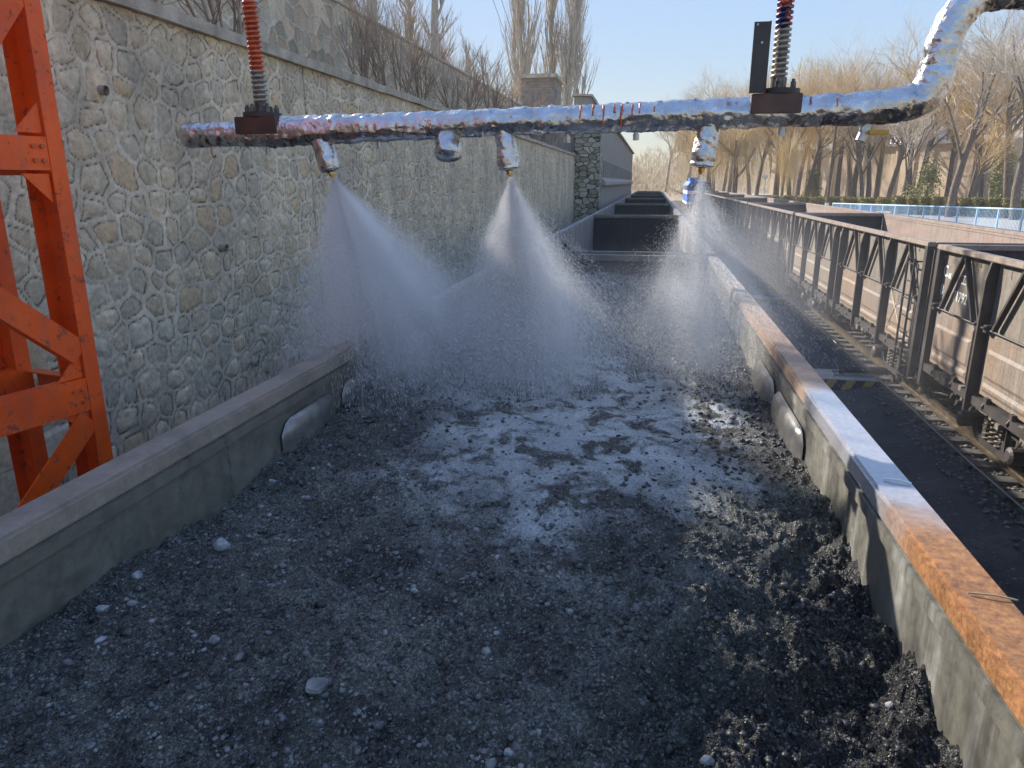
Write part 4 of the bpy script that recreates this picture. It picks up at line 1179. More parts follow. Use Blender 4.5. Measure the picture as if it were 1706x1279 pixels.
# ------------------------------------------------------------------ sprays: real water mist volumes with droplets
def spray(apex, target, half, label, dens, seed, ndrop, end=1.0, pw=1.45):
    apex = Vector(apex); target = Vector(target); ax = (target-apex); L = ax.length*end; q = (-ax).to_track_quat('Z', 'Y')
    root = empty('water_spray', tuple(apex)); root.rotation_mode = 'QUATERNION'; root.rotation_quaternion = q
    tag(root, label, 'water spray', 'fan jets falling from the foil pipe')
    k = math.tan(half)
    # closed cone (local: axis runs to -Z)
    b = MB(); rings = [(0.0, .008)] + [(L*t, .008 + k*L*t) for t in (.25, .5, .75, 1.0)]
    b.tube([(0,0,-z) for z, r in rings], [r for z, r in rings], 28)
    me = bpy.data.meshes.new('mist'); me.from_pydata(b.v, [], b.f)
    m = bpy.data.materials.new('mist'); m.use_nodes = True; nt = m.node_tree
    nt.nodes.remove(nt.nodes['Principled BSDF']); out = nt.nodes['Material Output']
    pv = nt.nodes.new('ShaderNodeVolumePrincipled'); pv.inputs['Color'].default_value = (1,1,1,1); pv.inputs['Anisotropy'].default_value = .25
    tc = nt.nodes.new('ShaderNodeTexCoord'); sp = nt.nodes.new('ShaderNodeSeparateXYZ'); nt.links.new(tc.outputs['Object'], sp.inputs[0])
    z = math_n(nt, 'MAXIMUM', math_n(nt, 'MULTIPLY', sp.outputs[2], -1.0), .02)
    u = math_n(nt, 'DIVIDE', sp.outputs[0], z); w = math_n(nt, 'DIVIDE', sp.outputs[1], z)
    rr_ = math_n(nt, 'DIVIDE', math_n(nt, 'SQRT', math_n(nt, 'ADD', math_n(nt, 'MULTIPLY', u, u), math_n(nt, 'MULTIPLY', w, w))), k)
    cmb = nt.nodes.new('ShaderNodeCombineXYZ'); nt.links.new(math_n(nt, 'MULTIPLY', u, 12.0/k*.5), cmb.inputs[0]); nt.links.new(math_n(nt, 'MULTIPLY', w, 12.0/k*.5), cmb.inputs[1]); nt.links.new(math_n(nt, 'MULTIPLY', z, 1.1), cmb.inputs[2])
    n1 = N(nt, 'ShaderNodeTexNoise'); n1.noise_dimensions = '4D'; n1.inputs['W'].default_value = seed*3.7; n1.inputs['Scale'].default_value = 1.0; n1.inputs['Detail'].default_value = 3
    nt.links.new(cmb.outputs[0], n1.inputs['Vector'])
    n2 = N(nt, 'ShaderNodeTexNoise'); n2.noise_dimensions = '4D'; n2.inputs['W'].default_value = seed*1.3; n2.inputs['Scale'].default_value = 2.6; n2.inputs['Detail'].default_value = 2
    nt.links.new(tc.outputs['Object'], n2.inputs['Vector'])
    st = ramp(nt, n1.outputs['Fac'], [(.36, (.08,)*3), (.60, (1.7,)*3)])
    cl = ramp(nt, n2.outputs['Fac'], [(.30, (.3,)*3), (.65, (1.5,)*3)])
    rad_ = math_n(nt, 'POWER', N1(nt, rr_, 1.0, .05), 1.25)
    axial = math_n(nt, 'DIVIDE', dens, math_n(nt, 'ADD', math_n(nt, 'POWER', z, pw), .06))
    fade = N1(nt, z, L*.99, L*.74)
    d = math_n(nt, 'MULTIPLY', math_n(nt, 'MULTIPLY', rad_, axial), math_n(nt, 'MULTIPLY', st, cl))
    d = math_n(nt, 'MULTIPLY', d, fade)
    nt.links.new(d, pv.inputs['Density']); nt.links.new(pv.outputs[0], out.inputs['Volume'])
    me.materials.append(m); o = bpy.data.objects.new('mist', me); COL.objects.link(o); o.parent = root
    # droplets: thin streaks along their paths
    r = np.random.default_rng(seed)
    n_ = ndrop; zz = L * (r.random(n_) ** .62) * .98; rho = np.minimum(np.abs(r.normal(0, .48, n_)), 1.15) * k; th = r.uniform(0, 2*np.pi, n_); jet = np.round(th*6)/6; th = np.where(r.random(n_) < .4, jet + r.normal(0, .03, n_), th)
    dirv = np.stack([rho*np.cos(th), rho*np.sin(th), -np.ones(n_)], 1); P_ = dirv * zz[:, None]
    P_ += r.normal(0, .012, (n_, 3))
    # gravity & scatter in local space
    dn = dirv / np.linalg.norm(dirv, axis=1)[:, None] + r.normal(0, .05, (n_, 3))
    ln = r.uniform(.006, .034, n_) * (.5 + zz/L); wd = r.uniform(.0004, .00115, n_)
    a_ = np.cross(dn, np.array([0, 1., 0])); a_ /= np.linalg.norm(a_, axis=1)[:, None]; b_ = np.cross(dn, a_)
    V = np.concatenate([(P_ - dn*ln[:, None]/2)[:, None], (P_ + a_*wd[:, None])[:, None], (P_ - a_*wd[:, None]*.5 + b_*wd[:, None]*.87)[:, None], (P_ - a_*wd[:, None]*.5 - b_*wd[:, None]*.87)[:, None], (P_ + dn*ln[:, None]/2)[:, None]], 1)
    fc = np.array([(0,1,2),(0,2,3),(0,3,1),(4,2,1),(4,3,2),(4,1,3)])
    Fd = (fc[None] + (np.arange(n_)*5)[:, None, None]).reshape(-1, 3)
    dr = np_mesh('droplets', V.reshape(-1, 3), Fd, M['water'], parent=root)
    dr['kind'] = 'stuff'
    return root
wm, nt, b = new_mat('water_drops')
b.inputs['Base Color'].default_value = (.92,.93,.94,1); b.inputs['Roughness'].default_value = .25; b.inputs['IOR'].default_value = 1.33
M['water'] = wm
spray((-1.975,PY,rz(.03)), (-1.76,4.9,2.80), R(40), 'wide white spray fan from the left nozzle, falling beside the stone wall', 2.7, 1, 170000, pw=1.9)
spray((-.845,PY,rz(.03)), (-.84,5.05,2.80), R(33), 'dense white spray cone falling from the middle nozzle onto the coal', 2.6, 2, 230000)
spray((.26,PY,rz(.04)), (.42,5.4,2.80), R(31), 'thin bluish spray from the right nozzle near the right wagon rim', .75, 3, 65000)

def drift(name, label, x0, x1, y0, y1, z0, z1, dens, seed, sc=.8):
    b = MB(); b.box(x0, x1, y0, y1, z0, z1)
    m = bpy.data.materials.new('drift'); m.use_nodes = True; nt = m.node_tree
    nt.nodes.remove(nt.nodes['Principled BSDF']); out = nt.nodes['Material Output']
    pv = nt.nodes.new('ShaderNodeVolumePrincipled'); pv.inputs['Color'].default_value = (.96,.97,.985,1)
    g = nt.nodes.new('ShaderNodeTexCoord'); sp = nt.nodes.new('ShaderNodeSeparateXYZ'); nt.links.new(g.outputs['Generated'], sp.inputs[0])
    f = 1.0
    for i, (ea, eb) in enumerate(((.0,.3),(.0,.25),(-.4,.0))):
        e0 = N1(nt, sp.outputs[i], max(ea, 0.0001) if i < 2 else -.4, eb); e1 = N1(nt, sp.outputs[i], 1.0, (.7, .72, .15)[i])
        f = math_n(nt, 'MULTIPLY', e0, f); f = math_n(nt, 'MULTIPLY', e1, f)
    n1 = noise(nt, wcoords(nt), sc, 3, .55, .6)
    d = math_n(nt, 'MULTIPLY', math_n(nt, 'MULTIPLY', f, ramp(nt, n1, [(.36, (.12,)*3), (.66, (1.5,)*3)])), dens)
    nt.links.new(d, pv.inputs['Density']); nt.links.new(pv.outputs[0], out.inputs['Volume'])
    o = b.build(name, m); tag(o, label, 'mist', kind='stuff')
drift('drifting_mist', 'thin bluish mist hanging over the coal below the sprays', -1.87, .80, 3.4, 10.8, 2.78, 3.6, .07, 1)
drift('drifting_mist', 'mist drifting across the yard between the two trains', 1.05, 5.0, 7.0, 46.0, -.25, 4.2, .045, 2, .35)

# ------------------------------------------------------------------ yard things
cbm = MB(); pts = []
for i in range(60):
    y = 2 + i*1.6; pts.append((5.12 + .02*math.sin(i*.9), y, -.06 + .012*math.sin(i*1.7)))
cbm.tube(pts, .013, 6); tag(cbm.build('haulage_cable', M['galv']), 'thin steel haulage cable running along the sleeper ends', 'cable')
def roller_plinth(y, label):
    rt_ = empty('cable_roller', (4.6, y, -.34)); tag(rt_, label, 'roller', 'cable rollers beside the right-hand track')
    b = MB(); b.box(3.85, 5.22, y, y+.95, -.42, -.10); b.build('plinth', M['concrete'], rt_, bevel=.015)
    # black and yellow hazard stripes on the front face
    k = 0; x = 3.86; s = .225; 
    ys_ = y - .004
    blk = MB(); blk.box(3.853, 5.217, y-.003, y-.0005, -.40, -.115); blk.build('stripe_panel', M['black_rubber'], rt_)
    for i in range(4):
        xa = 3.93 + i*.40
        st = MB(); pl = [(xa, -.40), (xa+.19, -.40), (xa+.35, -.118), (xa+.16, -.118)]
        pl = [(min(px_, 5.21), z_) for px_, z_ in pl]
        st.prism(pl, 'y', y-.006, y-.0035); st.build('hazard_stripe', M['haz'], rt_)
    b = MB(); b.cyl((4.52, y+.48, .03), (5.55, y+.48, .03), .085, 20); b.build('roller', M['steel_dark'], rt_)
    for x in (4.46, 5.58):
        c = MB(); c.box(x-.02, x+.02, y+.38, y+.58, -.10 if x < 5.3 else -.3, .09); c.build('bearing', M['steel_post'], rt_)
    c = MB(); c.box(4.3, 5.22, y+.28, y+.34, -.099, -.05); c.box(4.3,5.22,y+.64,y+.70,-.099,-.05); c.tube([(4.25,y+.2,-.1),(4.25,y+.2,.02)], .012, 6)
    c.build('mounting_rail', M['galv'], rt_)
M['haz'] = simple('hazard_yellow', (.42,.27,.03), (.60,.40,.05), 6, .6, 0, .1)
roller_plinth(16.75, 'nearer cable roller on a concrete plinth with yellow and black stripes')
roller_plinth(28.6, 'farther cable roller on a plinth, half veiled by mist')
# litter and twigs
def stick(p, q, r, label, mat='white_paint', nm='straw', cat='straw'):
    b = MB(); b.tube([p, ((p[0]+q[0])/2+.004, (p[1]+q[1])/2, (p[2]+q[2])/2+.004), q], r, 6)
    tag(b.build(nm, M[mat]), label, cat)
stick((.872,2.63,3.146),(.955,2.60,3.146), .0035, 'short white stick lying on the wet part of the right wagon rim')
stick((.86,1.86,3.146),(.97,1.845,3.146), .0025, 'thin pale twig lying on the rusty right rim, near the corner', 'dry_grass', 'twig', 'twig')
for i, (x, y) in enumerate(((2.1, 3.1), (2.55, 4.6), (3.1, 6.0))):
    b = MB(); rr2 = random.Random(i)
    pl = [(x+.05*math.cos(a)*rr2.uniform(.6,1.1), y+.05*math.sin(a)*rr2.uniform(.6,1.1)) for a in [k*1.05 for k in range(6)]]
    b.prism(pl, 'z', -.30, -.285); tag(b.build('paper_scrap', M['white_paint']), ['crumpled pale scrap on the dark yard floor at the right edge', 'second pale scrap lying a little farther along the dark yard', 'farthest pale scrap on the yard between the trains'][i], 'litter')

# ------------------------------------------------------------------ building beyond the wall
bd = empty('stone_building', (-5, 36, 0)); tag(bd, 'tall weathered stone and plaster building along the track beyond the retaining wall', 'building')
b = MB(); b.box(-3.86, -2.6, 36.0, 37.6, -.5, 7.0); b.build('corner_pillar', M['pillar'], bd, bevel=.02)
b = MB(); b.box(-9.0, -2.64, 37.6, 90, -.5, 7.35); b.build('wall', M['plaster'], bd)
b = MB(); b.box(-9.0, -3.87, 36.3, 37.59, -.5, 7.0); b.build('front_wall', M['plaster'], bd)
b = MB(); b.box(-2.66, -2.42, 38.0, 89, 4.02, 4.20); b.prism([(-2.65,4.20),(-2.43,4.20),(-2.65,4.42)], 'y', 38.0, 89); b.build('ledge', M['white_dull'] if 'white_dull' in M else M['concrete'], bd)
for k in range(26):
    y = 38.8 + k*1.95
    p = MB(); p.box(-2.638, -2.56, y, y+.5, 4.44, 5.25); p.build('pilaster', M['plaster'], bd)
for k in range(12):
    y = 40 + k*4.1
    p = MB(); p.box(-2.637, -2.612, y, y+.9, 5.4, 6.6)
rf = MB(); rf.prism([(-2.45,7.36),(-2.45,7.46),(-9.4,7.56),(-9.4,7.36)], 'y', 36.1, 66.0); rf.prism([(-2.45,7.36),(-2.45,7.46),(-9.4,7.56),(-9.4,7.36)], 'y', 66.01, 90.5); rf.build('roof', M['roof_dull'] if 'roof_dull' in M else M['coping'], bd)
fl_ = MB(); fl_.tube([(-2.6,36.6,7.1),(-2.2,36.5,7.35)], .03, 6); fl_.box(-2.35,-2.05,36.35,36.65,7.25,7.5); fl_.build('floodlight', M['galv'], bd)
# brick tower and small hut on top of the terrace
tw = empty('brick_tower', (-7.0, 45, 7.2)); tag(tw, 'squat dull brick block with a flat slab roof above the terrace', 'building')
b = MB(); b.box(-8.0, -6.05, 45.0, 48.5, 6.5, 10.05); b.build('wall', M['brick_dull'], tw)
b = MB(); b.box(-8.2, -5.85, 44.8, 48.7, 10.05, 10.27); b.build('roof', M['brick_slab'] if 'brick_slab' in M else M['coping'], tw, bevel=.02)
ht = empty('rooftop_hut', (-4.1, 44, 7.4)); tag(ht, 'small grey hut with a sloping roof edge at the building corner', 'hut')
b = MB(); b.prism([(-4.75,7.2),(-3.45,7.2),(-3.45,8.35),(-3.75,8.85),(-4.75,8.9)], 'y', 44, 47); b.build('wall', M['plaster'], ht)
b = MB(); b.prism([(-4.85,8.92),(-3.72,8.87),(-3.33,8.28),(-3.33,8.37),(-3.68,8.98),(-4.85,9.03)], 'y', 43.8, 47.2); b.build('roof', M['coping'], ht)

# ------------------------------------------------------------------ vegetation
def branch_tree(seed, h, style):
    """returns trunk MB and twig MB, base at the origin"""
    r = random.Random(seed); tk = MB(); tw_ = MB()
    def grow(p, d, L, rad, depth, maxd):
        n_ = 4 if depth < 2 else 3
        pts = [p]; rads = [rad]; q = p.copy(); dd = d.copy()
        for i in range(n_):
            wob = .10 if depth == 0 else .17
            dd = (dd + Vector((r.uniform(-wob,wob), r.uniform(-wob,wob), r.uniform(-wob*.5,wob))) )
            if style == 'poplar': dd += Vector((0,0,.28))
            elif style == 'willow' and depth >= 3: dd += Vector((0,0,-.35))
            elif depth > 0: dd += Vector((0,0,.09))
            dd.normalize(); q = q + dd*(L/n_); pts.append(q); rads.append(rad*(1-.45*(i+1)/n_))
        (tk if depth < 2 else tw_).tube(pts, rads, 7 if depth == 0 else (5 if depth == 1 else 3), cap=False)
        if depth >= maxd: return
        nb = {'round': (6,6,5,5,4), 'poplar': (34,5,3,3), 'willow': (5,5,4,4), 'shrub': (5,5,4,3), 'slim': (7,4,4,3)}[style][depth] if depth < 5 else 3
        for k in range(nb):
            t = r.uniform(.35 if depth == 0 else .2, 1.0); 
            if style == 'poplar' and depth == 0: t = r.uniform(.12, 1.0)
            i = min(int(t*n_), n_-1); ft = t*n_ - i; bp = pts[i].lerp(pts[i+1], ft)
            az = r.uniform(0, 6.283); sp_ = {'round': r.uniform(.45,.95), 'poplar': r.uniform(.22,.42), 'willow': r.uniform(.5,.95), 'shrub': r.uniform(.3,.7), 'slim': r.uniform(.3,.65)}[style]
            sd_ = (pts[min(i+1,n_)] - pts[i]).normalized(); pr_ = sd_.orthogonal().normalized(); pr_.rotate(Matrix.Rotation(az, 3, sd_))
            nd = (sd_*math.cos(sp_) + pr_*math.sin(sp_)).normalized()
            f = {'round': .62, 'poplar': .30 if depth == 0 else .6, 'willow': .60, 'shrub': .62, 'slim': .5}[style]
            grow(bp, nd, L*f*r.uniform(.75,1.15), rads[i]*(.52 if depth else .48), depth+1, maxd)
    if style == 'shrub':
        for k in range(9):
            a = r.uniform(0,6.28); t = r.uniform(.05,.55)
            grow(Vector((.12*math.cos(a), .12*math.sin(a), 0)), Vector((math.cos(a)*t, math.sin(a)*t, 1)).normalized(), h*r.uniform(.4,.62), h*.008, 1, 4)
    elif style == 'willow':
        grow(Vector((0,0,0)), Vector((0,0,1)), h*.48, h*.024, 0, 2)
        tips = [Vector(v) for v in tw_.v if v[2] > h*.35]
        for k in range(1000):
            p = r.choice(tips); a = r.uniform(0,6.28); o_ = r.uniform(.2, 1.5)
            L = r.uniform(.15,.42)*h; q0 = p + Vector((r.uniform(-.5,.5), r.uniform(-.5,.5), r.uniform(0,.9)))
            q1 = q0 + Vector((math.cos(a)*o_*.6, math.sin(a)*o_*.6, r.uniform(-.2,.5))); q2 = q1 + Vector((math.cos(a)*o_*.4, math.sin(a)*o_*.4, -L*.5)); q3 = q2 + Vector((r.uniform(-.2,.2), r.uniform(-.2,.2), -L*.5))
            zl = h*r.uniform(.10, .42)
            if q3.z < zl: q3.z = zl
            if q2.z < q3.z + .1: continue
            tw_.tube([q0, q1, q2, q3], [.017,.015,.012,.006], 3, cap=False)
    elif style == 'poplar':
        grow(Vector((0,0,0)), Vector((0,0,1)), h*.9, h*.011, 0, 3)
    else:
        grow(Vector((0,0,0)), Vector((r.uniform(-.06,.06), r.uniform(-.06,.06), 1)).normalized(), h*.46, h*.017, 0, 5 if style == 'round' else 3)
    return tk, tw_
def tree_proto(name, seed, h, style, label, loc, mt, mw, cat='tree', group=None, lean=0):
    root = empty(name, (0,0,0)); tag(root, label, cat, group)
    tk, tw_ = branch_tree(seed, h, style)
    if tk.n: tk.build('trunk', mt, root, smooth=True)
    if tw_.n:
        o = tw_.build('crown' if style != 'shrub' else 'twigs', mw, root)
    root.location = loc
    return root
def tree_copy(src, loc, rz_, s, label, group=None):
    c = copy_tree(src); c.location = loc; c.rotation_euler = (0, 0, rz_); c.scale = (s[0], s[0], s[1]) if isinstance(s, tuple) else (s, s, s)
    c['label'] = label
    if group: c['group'] = group
    return c

def at(px, Yw, z, py=303):
    """world point for a picture column at a given distance along the track"""
    r = fw + rt*((px-853)/F) + up*((639.5-py)/F); t = Yw/r.y; return (r.x*t, Yw, z)

GT = 'bare trees across the road'
GW = 'yellow weeping willows across the road'
willow = tree_proto('willow_tree', 11, 16, 'willow', 'large golden willow directly right of the right spray nozzle', at(1225, 96, 1.4), M['bark'], M['willow'], group=GW)
wlab = ['golden willow with a thick dark trunk behind the hedge start', 'slender bright yellow weeping willow standing left of the dark trunks', 'tan drooping willow behind the yellow valve handle', 'golden willow just right of the valve handle', 'far pale willow beside the locomotive', 'hazy willow left of the right nozzle sleeve']
for i, (px, Yw, s, sv) in enumerate(((1295, 104, 1.1, 1.45), (1305, 84, .42, .72), (1360, 106, 1.05, 1.5), (1462, 98, .9, 1.35), (1165, 150, 1.2, 1.35), (1180, 112, .95, 1.15))):
    tree_copy(willow, at(px, Yw, 1.4), i*1.3+.5, (s, sv), wlab[i], GW)
bare = tree_proto('bare_tree', 5, 19, 'round', 'big bare forked tree in front of the factory roof, right of the pipe elbow', at(1590, 62, 1.5), M['bark'], M['twig_grey'], group=GT)
bare2 = tree_proto('bare_tree', 9, 18, 'round', 'bare tree with tan twigs at the far right edge of the picture', at(1685, 66, 1.5), M['bark'], M['twig_tan'], group=GT)
blab = ['bare tree whose crown rises left of the pipe elbow', 'thin bare tree behind the utility pole', 'bare tree rising above the right clamp block', 'twiggy bare tree between the two right-hand willows', 'dark bare tree behind the drain valve', 'tan bushy tree half hidden behind the forked tree', 'grey bare tree at the right edge behind the fence', 'tall bare tree with a tan top behind the pipe elbow', 'hazy bare tree above the locomotive', 'thin dark tree before the beige wall', 'short bare tree before the beige wall, right of the conifer']
for i, (src, px, Yw, s) in enumerate(((bare, 1425, 92, 1.15), (bare2, 1378, 92, 1.0), (bare2, 1330, 120, 1.35), (bare2, 1420, 108, 1.3), (bare, 1440, 88, .8), (bare2, 1655, 72, .95), (bare, 1700, 58, 1.05), (bare2, 1530, 84, 1.1), (bare, 1205, 150, 1.2), (bare, 1510, 74, .72), (bare2, 1615, 66, .55))):
    tree_copy(src, at(px, Yw, 1.45), i*2.1+.7, s, blab[i], GT)

def leaf_blob_tree(name, label, loc, h, w, mat, seed, nleaf=5200, shape='cone'):
    root = empty(name, loc); tag(root, label, 'tree')
    tb = MB(); tb.tube([Vector(loc), Vector(loc)+Vector((.1,0,h*.5)), Vector(loc)+Vector((0,.1,h*.92))], [.16,.1,.03], 8); tb.build('trunk', M['bark'], root)
    r = np.random.default_rng(seed)
    nc = 60; ct = r.random(nc); cc = np.stack([r.normal(0,.45,nc)*w*(1-ct*.75), r.normal(0,.45,nc)*w*(1-ct*.75), h*(.12+.85*ct)], 1)
    idx = r.integers(0, nc, nleaf); P = cc[idx] + r.normal(0, w*.17, (nleaf, 3))
    n1 = r.normal(size=(nleaf,3)); n1 /= np.linalg.norm(n1,axis=1)[:,None]; n2 = np.cross(n1, r.normal(size=(nleaf,3))); n2 /= np.linalg.norm(n2,axis=1)[:,None]
    s = r.uniform(.05,.13,nleaf)[:,None]
    V = np.stack([P-n1*s, P+n2*s*.6, P+n1*s, P-n2*s*.6],1).reshape(-1,3); Fq = np.arange(nleaf*4).reshape(-1,4)
    np_mesh('crown', V, Fq, mat, parent=root)
    return root
leaf_blob_tree('evergreen_tree', 'dark olive evergreen left of the forked bare tree, before the beige wall', at(1545, 70, 1.5), 4.4, 1.7, M['leaf_olive'], 3, 2400)
leaf_blob_tree('evergreen_tree', 'olive evergreen near the right edge, behind the blue railing', at(1672, 68, 1.5), 5.0, 1.8, M['leaf_olive'], 4, 3200)
leaf_blob_tree('evergreen_tree', 'small dark evergreen between the willow trunks behind the hedge', at(1355, 95, 1.4), 4.2, 1.3, M['leaf_olive'], 6, 5000)

# shrubs on the terrace and trees on the upper level
GS = 'leafless shrubs on the terrace strip'
sh = tree_proto('shrub', 3, 2.3, 'shrub', 'twiggy leafless shrub on the terrace just right of the left threaded rod', (-4.7, 7.9, 5.5), M['twig'], M['twig'], 'shrub', GS)
sl_ = ['thin bare sapling at the left end of the terrace behind the coping', 'leafless shrub leaning over the coping left of the rod', 'dense shrub in front of the upper wall mid terrace', 'second dense shrub on the terrace, leaning right', 'reddish twiggy shrub farther along the terrace', 'dense brown bush at the end of the upper wall', 'low tan bush near the brick block', 'far shrub before the building front', 'wide spreading bush where the terrace narrows']
for i, (x, y, s) in enumerate(((-4.6,5.6,(.8,1.2)), (-4.9,6.7,(.9,1.0)), (-4.9,12.4,(.9,1.0)), (-4.8,13.6,(1.0,1.1)), (-5.0,15.6,(1.1,1.0)), (-4.8,18.5,(1.2,1.0)), (-5.0,27.5,(1.7,1.1)), (-4.6,32.5,(1.7,1.1)), (-4.9,22,(1.5,1.1)))):
    tree_copy(sh, (x, y, 5.5), i*1.7, s, sl_[i], GS)
tn = tree_proto('shrub', 8, 2.0, 'shrub', 'dense tan bush right in front of the brick block', (-6.6, 41.5, 6.6), M['twig_tan'], M['twig_tan'], 'shrub', 'tan bushes by the brick block')
tree_copy(tn, (-5.2, 42.5, 7.0), 2, (1.5, 1.0), 'reddish brown round bush right of the brick block', 'tan bushes by the brick block')
tree_copy(tn, (-7.6, 37.0, 7.2), 1, (1.6, 1.1), 'pale tan bush at the end of the upper stone wall', 'tan bushes by the brick block')
tree_copy(tn, (-8.4, 31.0, 7.4), 3, (1.5, 1.1), 'tan bush behind the upper wall coping', 'tan bushes by the brick block')
GU = 'bare trees above the upper wall'
ut = tree_proto('bare_tree', 21, 9, 'slim', 'bare tree with a pale straight trunk above the upper wall, nearer one', (-6.9, 18.2, 7.4), M['bark_pale'], M['twig'], group=GU)
ulab = ['bare tree with a pale straight trunk above the upper wall, farther one', 'thin bare tree behind the two pale trunks', 'bare tree left of the pale trunks at the picture top', 'brown bare tree behind the upper wall, mid distance', 'tangled bare tree behind the wall nearer the poplars', 'reddish bare tree beside the poplars', 'slim bare tree at the top left beyond the shrubs', 'distant bare tree left of the poplars']
for i, (x, y, s) in enumerate(((-6.9,23.5,.95), (-8.6,21,.8), (-7.6,15.5,.8), (-8.8,27,.72), (-9.6,33,.72), (-10.5,42,.8), (-9.5,14,.8), (-11,50,.9))):
    tree_copy(ut, (x, y, 7.4), i*1.1+.4, s, ulab[i], GU)
for i, (x, y, s, l) in enumerate(((-7.7,19.5,1.0,'scrubby thicket at the foot of the pale trunks'), (-8.0,24,1.2,'brown scrub behind the coping, centre'), (-8.5,28.5,1.2,'reddish scrub behind the coping toward the poplars'), (-9.5,36,1.4,'tangled scrub beside the brick block'), (-8.2,16.3,1.0,'thin scrub at the picture top above the upper wall'))):
    tree_copy(sh, (x, y, 7.4), i*.9, (s*1.1, s*1.15), l, 'scrub above the upper wall')
GB = 'tall tan trees behind the willows'
bk0 = tree_copy(bare2, at(1250, 135, 1.4), 1.0, 1.3, 'tall tan bare tree behind the leftmost big willow', GB)
for i, (px, Yw, s, l) in enumerate(((1145, 190, 1.5, 'distant tan tree left of the locomotive'), (1190, 170, 1.45, 'distant tan tree right above the locomotive'), (1290, 140, 1.35, 'tall tan tree behind the slender yellow willow'), (1470, 118, 1.25, 'tall tan tree behind the willow right of the valve'), (1560, 104, 1.15, 'tan tree behind the dark olive evergreen'), (1640, 96, 1.1, 'tan tree in front of the factory roof, far right'), (1500, 128, 1.3, 'tall tan tree by the pale rounded roof'), (1110, 230, 1.5, 'farthest tan tree by the end of the tracks'))):
    tree_copy(bare2 if i % 2 else bare, at(px, Yw, 1.3), i*1.35, s, l, GB)
GN = 'golden brown bare trees along the hedge'
for i, (px, Yw, s, l) in enumerate(((1185, 118, 1.15, 'golden brown tree between the locomotive and the first willow'), (1215, 128, 1.25, 'golden brown tree behind the right nozzle sleeve'), (1262, 100, 1.0, 'golden brown tree right of the globe lamp post foot'), (1318, 98, 1.05, 'golden brown tree right of the slender willow'), (1345, 90, .9, 'golden brown tree beside the small dark evergreen'), (1398, 98, 1.15, 'golden brown tree just right of the whitewashed pole'), (1450, 92, 1.05, 'golden brown tree above the blue bin'), (1482, 84, .95, 'golden brown tree at the left end of the brownish hedge'), (1520, 94, 1.1, 'golden brown tree left of the olive evergreen'), (1580, 84, .95, 'golden brown tree right behind the forked tree'), (1625, 78, .95, 'golden brown tree before the factory piers'), (1690, 80, 1.05, 'golden brown tree at the far right behind the olive evergreen'))):
    tree_copy(bare2, at(px, Yw, 1.35), i*2.3+.4, s, l, GN)
GP = 'tall poplars behind the brick block'
pop = tree_proto('poplar_tree', 31, 17, 'poplar', 'tallest pale poplar left of the brick block roof, columnar and leafless', (-10.2, 60, 7.0), M['bark_pale'], M['twig_grey'], group=GP)
for i, (x, y, s, l) in enumerate(((-8.8,62,.85,'poplar just right of the tallest one'), (-7.2,60,.84,'poplar above the round brown bush'), (-6.2,62,.80,'rightmost poplar of the row'), (-12.0,66,.72,'short poplar at the left end of the row'), (-7.7,64,.76,'thin poplar in the middle of the row'))):
    tree_copy(pop, (x, y, 7.0), i*1.9+1, s, l, GP)

# hedge
def leaf_box(name, label, boxes, mat, seed, n_, cat='hedge', kind=None):
    r = np.random.default_rng(seed); allP = []
    vol = [abs((b_[1]-b_[0])*(b_[3]-b_[2])) for b_ in boxes]; tot = sum(vol)
    for b_, v_ in zip(boxes, vol):
        k = int(n_*v_/tot); P = np.stack([r.uniform(b_[0],b_[1],k), r.uniform(b_[2],b_[3],k), b_[4] + (b_[5]-b_[4])*r.random(k)**.6], 1)
        P[:,2] += .10*fbm(P[:,0]*.8, P[:,1]*.8, seed, 3); allP.append(P)
    P = np.concatenate(allP); k = len(P)
    n1 = r.normal(size=(k,3)); n1 /= np.linalg.norm(n1,axis=1)[:,None]; n2 = np.cross(n1, r.normal(size=(k,3))); n2 /= np.linalg.norm(n2,axis=1)[:,None]
    s = r.uniform(.05,.12,k)[:,None]; V = np.stack([P-n1*s, P+n2*s*.7, P+n1*s, P-n2*s*.7],1).reshape(-1,3)
    c0 = P.mean(0); c0[2] = P[:,2].min()
    o = np_mesh(name, V, np.arange(k*4).reshape(-1,4), mat, off=tuple(c0)); tag(o, label, cat, kind=kind)
a0 = at(1235, 88, 1.4); a1 = at(1490, 74, 1.4)
leaf_box('hedge', 'low clipped olive hedge behind the wagons, left of the blue railing', [(a0[0]+ (a1[0]-a0[0])*t/10, a0[0]+(a1[0]-a0[0])*(t+1)/10, a0[1]+(a1[1]-a0[1])*(t+.5)/10-1.0, a0[1]+(a1[1]-a0[1])*(t+.5)/10+1.0, 1.3, 2.75) for t in range(10)], M['hedge_leaf'], 2, 30000)
a2 = at(1490, 68, 1.4); a3 = at(1720, 60, 1.4)
leaf_box('hedge', 'long brownish hedge behind the blue railing', [(a2[0]+(a3[0]-a2[0])*t/10, a2[0]+(a3[0]-a2[0])*(t+1)/10, a2[1]+(a3[1]-a2[1])*(t+.5)/10-.7, a2[1]+(a3[1]-a2[1])*(t+.5)/10+.7, 1.5, 3.0) for t in range(10)], M['hedge_leaf'], 5, 30000)
kb = MB(); k0 = at(1225, 80, 0); k1 = at(1400, 66, 0)
kb.bar((k0[0],k0[1],1.3), (k1[0],k1[1],1.3), .3, .9); tag(kb.build('kerb_wall', M['concrete']), 'low pale concrete kerb wall below the olive hedge', 'wall')

